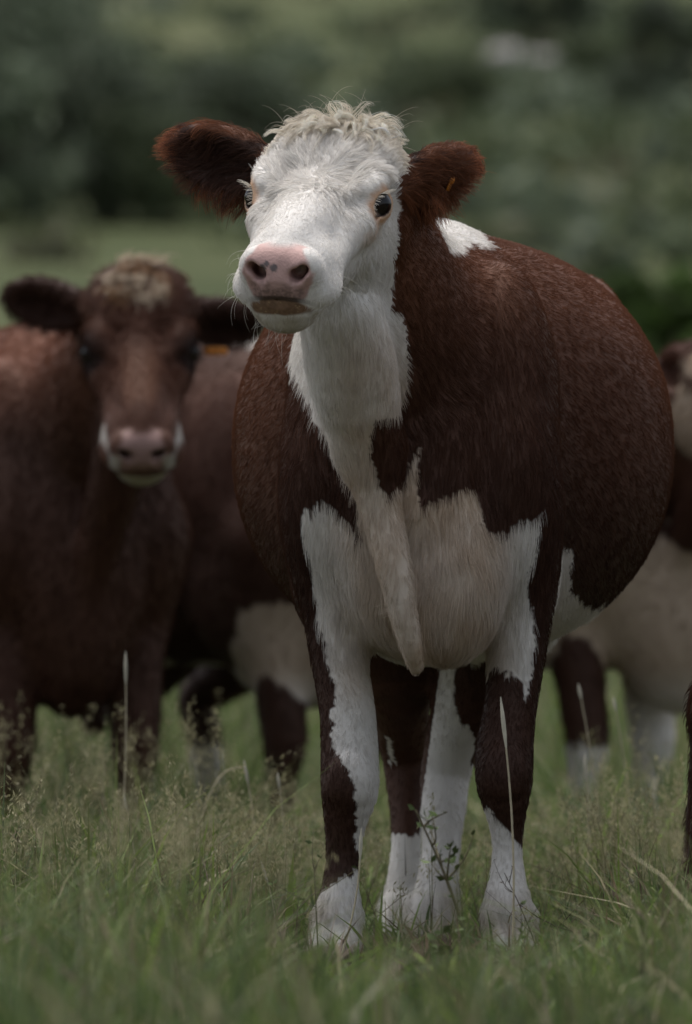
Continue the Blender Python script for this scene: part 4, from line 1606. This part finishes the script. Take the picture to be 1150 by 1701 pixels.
# ------------------------------------------------------------------ the cattle further back
def cow_shape(TF, H, ears, hind_dy=0.0, fine_vox=0.008, brisket=None):
    S = Shape()
    torso(S, TF)
    neck(S, TF.wld((0, 0.14, 0.93)), H.wld((0, 0.015, -0.085)), 0.26, 0.105, 0.165, 0.090)
    th = H.wld((0, 0.10, -0.150))
    br = TF.wld((0, -0.115, 0.66))
    lo_ = TF.wld((0, -0.075, 0.50))
    S.chain('dewlap', [(th, 0.070), (th * 0.45 + br * 0.55, 0.055), (br, 0.035), (lo_, 0.020)], k=0.05)
    S.ell('torso', (0, -0.035, 0.66), (0.12, 0.095, 0.15), TF, 0.05)
    if brisket:
        S.ell('torso', brisket[0], brisket[1], TF, 0.06)
    generic_legs(S, TF, hind_dy, 0.085 if hind_dy else 0.0)
    add_head(S, H)
    er = [add_ear(S, *e) for e in ears]
    pts = np.array([TF.wld(p) for p in [(-0.45, -0.2, 0), (0.45, -0.2, 0), (-0.45, 1.62 + hind_dy, 0), (0.45, 1.62 + hind_dy, 1.3)]] + [H.wld(p) for p in [(-0.1, -0.08, -0.22), (0.1, -0.08, 0.03), (-0.1, 0.48, -0.22), (0.1, 0.48, 0.03)]] + [np.asarray(e[1]) for e in ears])
    lo, hi = pts.min(0) - 0.06, pts.max(0) + 0.06
    lo[2] = -0.02
    V, T = S.mesh(lo, hi, fine_vox)
    return S, er, V, T


def face_colors(V, q, G, col, pad_c, lip_c, rim_c):
    n = len(V)
    ishead = G['head'] < 0.03
    hw = np.interp(q[:, 2], [-0.108, -0.095, -0.075, -0.055, -0.035, -0.018], [0.040, 0.046, 0.054, 0.060, 0.052, 0.036])
    pad = smooth01(0.405, 0.424, q[:, 1]) * smooth01(-0.104, -0.098, q[:, 2]) * smooth01(-0.014, -0.022, q[:, 2]) * smooth01(0.005, -0.005, np.abs(q[:, 0]) - hw) * ishead
    col = mix(col, np.array(pad_c) * (1 + 0.12 * vnoise(V, 120, 3))[:, None], pad)
    chin = ishead * smooth01(0.36, 0.385, q[:, 1]) * smooth01(-0.112, -0.124, q[:, 2]) * smooth01(0.060, 0.045, np.abs(q[:, 0]))
    col = mix(col, np.array(lip_c), chin * 0.85)
    for s in (-1, 1):
        d = np.linalg.norm(q - np.array([s * 0.033, 0.437, -0.056]), axis=1)
        col = mix(col, np.array([0.05, 0.025, 0.022]), smooth01(0.020, 0.012, d) * ishead)
        d = np.linalg.norm(q - np.array([s * EYE['l'], EYE['a'], EYE['u']]), axis=1)
        col = mix(col, np.array(rim_c), smooth01(0.065, 0.034, d) * ishead * 0.9)
        d = np.linalg.norm((q - np.array([s * 0.040, 0.40, -0.104])) * np.array([0.5, 0.6, 1.6]), axis=1)
        col = mix(col, np.array([0.04, 0.02, 0.016]), smooth01(0.017, 0.010, d) * ishead * 0.8)
    return col, pad


def other_cow(label, TF, H, ears, coat, hind_dy=0.0, vox=0.009, brisket=None, density=16000, tuft=None, seed=100, hair_len=0.018, faced=True):
    S, er, V, T = cow_shape(TF, H, ears, hind_dy, vox, brisket)
    N = vert_normals(V, T)
    G = S.groups(V, GN)
    q, t = H.loc(V), TF.loc(V)
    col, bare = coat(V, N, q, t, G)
    col = np.clip(col, 0.004, 0.9)
    cow = bpy.data.objects.new('cow', None)
    link(cow, None, label, 'cow', 'cows in the pasture')
    link(bpy.data.objects.new('body', mesh_from('body', V, T, M_SKIN, True, col)), cow)
    eye_objects(H, cow, M_EYE)
    g = np.random.default_rng(seed)
    ear = (G['ear'] < 0.006) & (G['head'] > -0.004)
    ishead = (G['head'] < 0.040) & (G['head'] < np.minimum(np.minimum(G['neck'], G['dewlap']), G['torso']) + 0.010) & ~ear & (q[:, 1] > -0.06)
    ln = np.full(len(V), hair_len)
    ln[ishead] = np.interp(q[ishead, 1], [0.0, 0.15, 0.3, 0.46], [0.03, 0.02, 0.008, 0.005])
    ln[ear] = 0.028
    dn = np.full(len(V), float(density))
    dn[ishead] *= 2
    dn[ear] *= 2.5
    dn *= 1 - bare
    fl = np.tile(TF.R[:, 1] * 0.7 + np.array([0, 0, -0.7]), (len(V), 1))
    fl[(np.minimum(G['fore'], G['hind']) < 0.01) & (t[:, 2] < 0.6)] = (0, 0, -1)
    fh = nrm(np.stack([q[:, 0], q[:, 1] - 0.13, np.minimum(q[:, 2] + 0.03, 0)], 1)) @ H.R.T
    fl[ishead] = fh[ishead]
    root, ti, w3 = scatter(V, T, dn, seed)
    nor = nrm(interp(N, ti, w3))
    c = interp(col, ti, w3) * (1 + g.normal(0, 0.07, len(root)))[:, None]
    L = interp(ln, ti, w3)
    p, r = grow(root, nor, interp(fl, ti, w3), L, 0.45, np.full(len(root), 0.0006), 4, 0.014, 0.4, 0.25, seed=seed + 1, droop=0.1)
    hair_object('coat_hair', p, r, np.clip(c, 0, 0.85), M_HAIR, cow)
    if tuft is not None:
        dn = np.where(ishead & (q[:, 1] < 0.075) & (q[:, 2] > -0.05) & (np.abs(q[:, 0] + 0.02 * vnoise(V, 25, 3)) < 0.050), 42000.0, 0)
        root, ti, w3 = scatter(V, T, dn, seed + 5)
        nor = nrm(interp(N, ti, w3))
        k = len(root)
        d = np.stack([H.loc(root)[:, 0] * 6 + g.normal(0, 0.4, k), g.normal(0.5, 0.4, k), np.zeros(k)], 1) @ H.R.T
        p, r = grow(root, nor, d, g.uniform(0.03, 0.06, k), 0.8, np.full(k, 0.0007), 7, 0.026, 0.8, 0.25, curl=(g.uniform(0.004, 0.01, k), np.full(k, 4.0), 6 * vnoise(root, 30, 9)), seed=seed + 6, droop=0.2)
        tc_ = np.where((vnoise(root, 28, 4) > -0.15)[:, None], np.array(tuft[0]), np.array(tuft[1])) * (1 + g.normal(0, 0.12, k))[:, None]
        hair_object('forelock', p, r, np.clip(tc_, 0, 0.8), M_HAIR, cow)
    return cow, S, V, T, G


M_TAG = plain_mat('ear_tag_plastic', (0.62, 0.22, 0.03), 0.45, 0.4, 0.1, 20, 0.0)


def ear_tag(cow, centre, R, w, h, mat=M_TAG):
    """flat rounded tag with a button; R columns: across, down, out"""
    n = 24
    a = np.linspace(0, 2 * math.pi, n, endpoint=False)
    ex = np.sign(np.cos(a)) * np.abs(np.cos(a)) ** 0.45 * w
    ey = np.sign(np.sin(a)) * np.abs(np.sin(a)) ** 0.45 * h
    V, T = [], []
    for z in (-0.0012, 0.0012):
        V += [(x, y, z) for x, y in zip(ex, ey)]
    V += [(0, 0, -0.0012), (0, 0, 0.0012)]
    for i in range(n):
        j = (i + 1) % n
        T += [(i, j, n + j), (i, n + j, n + i), (2 * n, j, i), (2 * n + 1, n + i, n + j)]
    B, BT = uv_sphere(12, 8)
    V2 = B * np.array([0.007, 0.007, 0.004]) + np.array([0, -h * 0.55, 0.0015])
    ob = bpy.data.objects.new('ear_tag', mesh_from('ear_tag', np.array(V) @ np.asarray(R).T + np.asarray(centre), np.array(T), mat, False))
    link(ob, cow)
    link(bpy.data.objects.new('button', mesh_from('button', V2 @ np.asarray(R).T + np.asarray(centre), BT, mat)), ob)


def dirv(a):
    return (math.sin(math.radians(a)), math.cos(math.radians(a)), 0)


# red-brown cow facing the lens
def coat_brown(V, N, q, t, G):
    n = len(V)
    nz = vnoise(V, 5, 12) * 0.6 + vnoise(V, 18, 13) * 0.4
    base = np.array([0.140, 0.050, 0.024])
    col = np.tile(base, (n, 1)) * (1 + 0.25 * nz)[:, None]
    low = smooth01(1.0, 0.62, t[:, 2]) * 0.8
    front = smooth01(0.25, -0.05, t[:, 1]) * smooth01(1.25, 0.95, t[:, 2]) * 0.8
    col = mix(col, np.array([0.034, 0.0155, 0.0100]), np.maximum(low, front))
    ishead = (G['head'] < 0.03)
    col[ishead] = (np.array([0.080, 0.031, 0.017]) * (1 + 0.25 * nz)[:, None])[ishead]
    bridge = smooth01(0.05, 0.02, np.abs(q[:, 0])) * smooth01(0.16, 0.24, q[:, 1]) * smooth01(0.38, 0.33, q[:, 1]) * ishead
    col = mix(col, np.array([0.13, 0.054, 0.027]), bridge * 0.7)
    col, pad = face_colors(V, q, G, col, (0.30, 0.19, 0.17), (0.42, 0.40, 0.30), (0.018, 0.010, 0.009))
    for s in (-1, 1):
        streak = smooth01(0.012, 0.004, np.abs(np.abs(q[:, 0]) - 0.080 + 0.3 * (q[:, 1] - 0.37))) * smooth01(0.33, 0.36, q[:, 1]) * smooth01(-0.115, -0.105, q[:, 2]) * smooth01(-0.055, -0.065, q[:, 2]) * ishead
        col = mix(col, np.array([0.55, 0.52, 0.48]), streak * 0.6)
    ear = (G['ear'] < 0.006) & (G['head'] > -0.004)
    col[ear] = np.array([0.05, 0.022, 0.015])
    sp = np.linalg.norm(q - np.array([0.085, 0.10, -0.01]), axis=1)
    col = mix(col, np.array([0.6, 0.58, 0.55]), smooth01(0.016, 0.006, sp))
    return col, pad


YB = 6.2
TFb = frame_along((*P(126, 1480, YB + 0.08)[:2], 0.0), dirv(-16))
Hb = head_frame(P(231, 472, YB - 0.28), -2, 46, -1.0)
earsb = [(Hb.wld((-0.085, 0.035, -0.050)), P(14, 492, YB - 0.15), np.array([0.1, -1.0, -0.35]), 0.056),
         (Hb.wld((0.085, 0.035, -0.050)), P(425, 545, YB - 0.10), np.array([-0.3, -1.0, -0.3]), 0.056)]
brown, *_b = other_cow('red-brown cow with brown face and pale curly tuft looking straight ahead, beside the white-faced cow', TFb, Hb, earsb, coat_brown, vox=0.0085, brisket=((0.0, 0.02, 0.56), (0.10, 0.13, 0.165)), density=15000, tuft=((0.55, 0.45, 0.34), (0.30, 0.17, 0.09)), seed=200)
ear_tag(brown, P(358, 583, YB - 0.20), np.stack([(0, 0, 1.0), (1.0, 0, 0), (0, -1.0, 0)], 1), 0.009, 0.026)


# red cow with white underparts, standing behind the brown one
def white_under(limit_front, sock_a, far_white, dark=0.7, face_white=True):
    def coat(V, N, q, t, G):
        n = len(V)
        nz = vnoise(V, 5, 32) * 0.6 + vnoise(V, 18, 33) * 0.4
        col = np.tile(np.array([0.085, 0.036, 0.022]), (n, 1)) * (1 + 0.25 * nz)[:, None]
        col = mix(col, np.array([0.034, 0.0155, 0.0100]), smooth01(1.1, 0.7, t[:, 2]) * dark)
        j = 0.03 * vnoise(V, 14, 34) + 0.012 * vnoise(V, 60, 35)
        w = (G['torso'] < 0.05) & (t[:, 2] + j < np.interp(t[:, 1], [-0.2, 0.05, 0.17, 0.5, 1.2], [limit_front, limit_front - 0.03, 0.50, 0.52, 0.55]))
        w &= ~((np.minimum(G['fore'], G['hind']) < 0.004) & (t[:, 2] < 0.43))
        legs = (np.minimum(G['fore'], G['hind']) < 0.02) & (t[:, 2] < 0.62)
        w |= legs & (t[:, 2] + j < sock_a)
        w |= legs & (t[:, 0] * far_white > 0) & (t[:, 2] < 0.60) & (t[:, 1] < 0.5)
        w |= (G['torso'] < 0.03) & (np.abs(t[:, 0] + j) < 0.055) & (t[:, 2] > 1.1) & (t[:, 1] < 0.30)
        w |= (G['neck'] < 0.03) & (np.abs(t[:, 0] + j) < 0.05) & (N[:, 2] > 0.45)
        head = (G['head'] < 0.03) & (G['ear'] > 0.004) & (q[:, 1] > 0.0)
        w |= head
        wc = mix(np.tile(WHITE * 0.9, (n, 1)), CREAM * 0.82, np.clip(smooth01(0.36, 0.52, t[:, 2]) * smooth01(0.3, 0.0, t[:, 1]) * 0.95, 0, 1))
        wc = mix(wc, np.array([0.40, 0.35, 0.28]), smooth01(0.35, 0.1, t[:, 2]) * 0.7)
        col[w] = (wc * (1 + 0.08 * nz)[:, None])[w]
        col, pad = face_colors(V, q, G, col, PINK, (0.55, 0.5, 0.42), (0.5, 0.32, 0.2))
        ear = (G['ear'] < 0.006) & (G['head'] > -0.004)
        col[ear] = np.array([0.085, 0.036, 0.022])
        return col, pad
    return coat


YC = 7.7
TFc = frame_along((*P(548, 1400, YC)[:2], 0.0), dirv(-52))
Hc = head_frame(P(690, 520, YC - 0.35), -35, 40, 0)
earsc = [(Hc.wld((-0.085, 0.035, -0.05)), Hc.wld((-0.24, 0.0, -0.07)), np.array([0.1, -1.0, -0.35]), 0.055), (Hc.wld((0.085, 0.035, -0.05)), Hc.wld((0.24, 0.0, -0.07)), np.array([0.1, -1.0, -0.35]), 0.055)]
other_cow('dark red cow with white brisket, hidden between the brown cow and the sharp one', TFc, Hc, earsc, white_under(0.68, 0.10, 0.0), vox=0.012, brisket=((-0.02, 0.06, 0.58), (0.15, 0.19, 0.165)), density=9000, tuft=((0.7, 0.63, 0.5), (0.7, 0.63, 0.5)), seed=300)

# white-faced cow at the far right, its head leaving the frame
YD = 8.0
TFd = frame_along((*P(1042, 1400, YD)[:2], 0.0), dirv(-56))
Hd = head_frame(P(1222, 585, YD - 0.30), -30, 42, 0)
earsd = [(Hd.wld((-0.085, 0.035, -0.05)), P(1112, 598, YD - 0.2), np.array([0.1, -1.0, -0.35]), 0.050), (Hd.wld((0.085, 0.035, -0.05)), Hd.wld((0.24, 0.0, -0.07)), np.array([0.1, -1.0, -0.35]), 0.055)]
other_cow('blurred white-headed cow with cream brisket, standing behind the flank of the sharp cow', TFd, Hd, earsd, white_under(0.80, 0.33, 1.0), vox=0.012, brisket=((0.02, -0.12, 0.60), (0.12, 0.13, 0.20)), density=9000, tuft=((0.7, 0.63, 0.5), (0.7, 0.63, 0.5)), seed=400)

# orange tag in the sharp cow's ear, seen edge-on
ear_tag(MAIN[0], P(748, 306, -0.175), np.stack([(0.25, 0.97, 0), (-0.35, 0.1, -0.93), (0.95, -0.25, -0.2)], 1), 0.010, 0.012)

# red-brown cow walking off to the right: only its trailing hind leg reaches into view
TFe = frame_along((2.222, 0.15, 0.0), (-1, 0.0, 0))
He = head_frame((2.80, 0.10, 1.22), -82, 40, 0)
earse = [(He.wld((-0.085, 0.035, -0.05)), He.wld((-0.24, 0.0, -0.07)), He.R[:, 1] * 0.6 + np.array([0, 0, -0.4]), 0.055), (He.wld((0.085, 0.035, -0.05)), He.wld((0.24, 0.0, -0.07)), He.R[:, 1] * 0.6 + np.array([0, 0, -0.4]), 0.055)]
other_cow('plain red-brown cow walking off, only its trailing hind leg in view at the grass edge', TFe, He, earse, coat_brown, hind_dy=0.31, vox=0.013, density=9000, seed=500)


# ------------------------------------------------------------------ stalks and weeds among the grass
M_STRAW = plain_mat('straw', (0.42, 0.37, 0.26), 0.7, 0.2, 0.2, 60, 0.0)
M_HUSK = plain_mat('pale_husk', (0.50, 0.47, 0.38), 0.7, 0.2, 0.15, 60, 0.0)
M_TWIG = plain_mat('dark_twig', (0.050, 0.038, 0.028), 0.8, 0.15, 0.3, 60, 0.0)
M_WEED = plain_mat('weed_green', (0.085, 0.120, 0.040), 0.6, 0.2, 0.3, 40, 0.0)
M_WSTEM = plain_mat('weed_stem', (0.11, 0.095, 0.055), 0.7, 0.2, 0.25, 60, 0.0)


def ground_at(px, y):
    x = (px - CX) * (CAM_D + y) / F_PX
    return np.array([x, y, float(ground_z(np.array([x]), np.array([y]))[0])])


def curve_path(base, top, sag, k=9):
    t = np.linspace(0, 1, k)[:, None]
    p = base * (1 - t) + top * t
    return p + np.sin(t * math.pi) * np.asarray(sag)


def part(name, VT, mat, parent, org):
    V, T = VT
    ob = bpy.data.objects.new(name, mesh_from(name, V - org, T, mat))
    link(ob, parent)
    return ob


def spindle(a, b, r):
    k = 8
    t = np.linspace(0, 1, k)
    return tube(a[None] * (1 - t[:, None]) + b[None] * t[:, None], r * np.sin(np.clip(t, 0.04, 0.97) * math.pi) ** 0.7, 6)


def dry_stalk(px0, px1, py1, y, tip, r, label, sag=(0.01, 0, 0), group='dry stalks in the grass'):
    b = ground_at(px0, y)
    t = P(px1, py1, y)
    root = bpy.data.objects.new('dry_stalk', None)
    root.location = b
    link(root, None, label, 'stalk', group)
    pa = curve_path(b, t, sag)
    part('stem', tube(pa, np.linspace(r, r * 0.6, len(pa)), 5), M_STRAW, root, b)
    if tip:
        d = nrm(pa[-1] - pa[-2])
        part('husk', spindle(t - d * tip * 0.85, t + d * tip * 0.25, r * 1.7), M_HUSK, root, b)
    return root


for a in [(186, 209, 1095, 2.4, 0.06, 0.0020, 'tallest pale dry stalk, standing in front of the brown cow\'s foreleg'), (430, 407, 1272, 2.2, 0.045, 0.0020, 'pale forked-looking dry stalk beside the arched brown stem'), (470, 462, 1290, 2.0, 0.03, 0.0018, 'short pale stalk between the arched stem and the dark foreleg'),
          (228, 207, 1325, 1.2, 0.03, 0.0018, 'short pale stalk at the foot of the tallest one'), (850, 834, 1178, -0.9, 0.08, 0.0022, 'pale dry stalk rising in front of the dark foreleg knee'), (1010, 962, 1142, 3.0, 0.03, 0.0020, 'tan slanting stalk in front of the blurred dark leg'),
          (1060, 1020, 1163, 3.2, 0.03, 0.0018, 'thin tan stalk beside the cream brisket of the blurred cow'), (965, 972, 1262, 2.5, 0.05, 0.0022, 'pale stalk between the blurred cow\'s socks'), (70, 60, 1500, 0.6, 0.02, 0.0018, 'short white-tipped stalk among brownish weeds'), (1090, 1045, 1455, 0.9, 0.04, 0.0018, 'leaning straw with a bright tip near the trailing hind leg'),
          (560, 600, 1388, -0.5, 0.05, 0.0020, 'pale drooping stalk in front of the brown-and-white foreleg'), (455, 437, 1440, 0.3, 0.04, 0.0016, 'thin bright straw beside the brown-and-white foreleg\'s hoof'), (1110, 1105, 1440, 1.4, 0.03, 0.0018, 'upright pale stalk beside the trailing hind leg')]:
    dry_stalk(*a)
LBa = 'arched brown dry grass stem leaning over beside the dark legs'
dry_stalk(290, 405, 1275, 2.6, 0.0, 0.0024, LBa, sag=(0.0, 0, 0.10))
dry_stalk(330, 400, 1420, 1.4, 0.0, 0.0018, 'thin straw leaning across the grass below the arched stem', sag=(0.0, 0, 0.02))


def sprig(px0, px1, py1, y, label, stem_mat, leaf_mat, seed, leaves=16, lsize=0.014, sag=(0.01, 0, 0.0), r=0.0022, name='weed_sprig', group='weed sprigs in the foreground', branches=0):
    g = np.random.default_rng(seed)
    b = ground_at(px0, y)
    t = P(px1, py1, y)
    root = bpy.data.objects.new(name, None)
    root.location = b
    link(root, None, label, 'weed', group)
    pa = curve_path(b, t, sag, 11)
    segs = [tube(pa, np.linspace(r, r * 0.45, len(pa)), 5)]
    tips = [pa]
    for i in range(branches):
        s0 = pa[g.integers(4, 10)]
        e = s0 + np.array([g.normal(0, 0.05), g.normal(0, 0.03), g.uniform(0.02, 0.07)])
        bp = curve_path(s0, e, g.normal(0, 0.006, 3), 5)
        segs.append(tube(bp, np.linspace(r * 0.6, r * 0.25, 5), 4))
        tips.append(bp)
    part('stem', merge(segs), stem_mat, root, b)
    for i in range(leaves):
        pp = tips[g.integers(0, len(tips))]
        c = pp[g.integers(max(1, len(pp) // 4), len(pp))]
        d = nrm(np.array([g.normal(0, 1), g.normal(0, 1), g.uniform(0.0, 1.0)]))
        sd = nrm(np.cross(d, g.normal(0, 1, 3)))
        L = lsize * g.uniform(0.6, 1.5)
        up = np.cross(sd, d)
        V = np.array([c, c + d * L * 0.45 + sd * L * 0.26 + up * L * 0.06, c + d * L + up * L * -0.08, c + d * L * 0.45 - sd * L * 0.26 + up * L * 0.06, c + d * L * 0.5])
        T = np.array([[0, 1, 4], [1, 2, 4], [2, 3, 4], [3, 0, 4]])
        part('leaf', (V, T), leaf_mat, root, b)


sprig(790, 690, 1345, -1.6, 'tall leaning weed with a greenish seed head in front of the white hind leg', M_WSTEM, M_WEED, 1, 46, 0.014, (0.012, 0, 0), 0.0036, branches=9)
sprig(700, 745, 1590, -1.9, 'short dark leafy weed at the foot of the leaning one', M_TWIG, M_WEED, 2, 60, 0.017, (0.0, 0, 0), branches=8)
sprig(885, 1020, 1528, -0.6, 'dark bare twig slanting up beside the fore hoof', M_TWIG, M_TWIG, 3, 5, 0.010, (0.0, 0, -0.012), 0.0034, branches=3)
sprig(905, 838, 1450, -0.7, 'thin forked twig crossing in front of the white foreleg', M_TWIG, M_TWIG, 4, 10, 0.007, (0.004, 0, 0), 0.0013, branches=4)
sprig(45, 70, 1290, 1.2, 'brownish seeding weed at the brown cow\'s foreleg', M_WSTEM, M_STRAW, 5, 46, 0.009, (-0.02, 0, 0), 0.002, branches=8)
sprig(20, 30, 1385, 0.4, 'bushy brownish weed low at the pasture edge', M_WSTEM, M_WSTEM, 6, 40, 0.010, (0.0, 0, 0), 0.002, branches=7)
sprig(530, 522, 1430, -1.0, 'slim weed with reddish stem against the dark foreleg', M_WSTEM, M_WEED, 7, 22, 0.009, (0.0, 0, 0), 0.0016, branches=4)
gw = np.random.default_rng(77)
for i in range(16):
    px = gw.uniform(10, 1140)
    y = gw.uniform(-3.0, 1.5)
    py = 1604 - gw.uniform(5, 130) * (1.0 if (px < 470 or px > 920) else 0.35)
    sprig(px, px + gw.normal(0, 25), py, y, 'small leafy green weed growing among the grass', M_WSTEM if gw.random() < 0.6 else M_TWIG, M_WEED, 30 + i, 16, 0.013, (0, 0, 0), 0.0018, name='leafy_weed', group='small leafy weeds in the grass', branches=3)
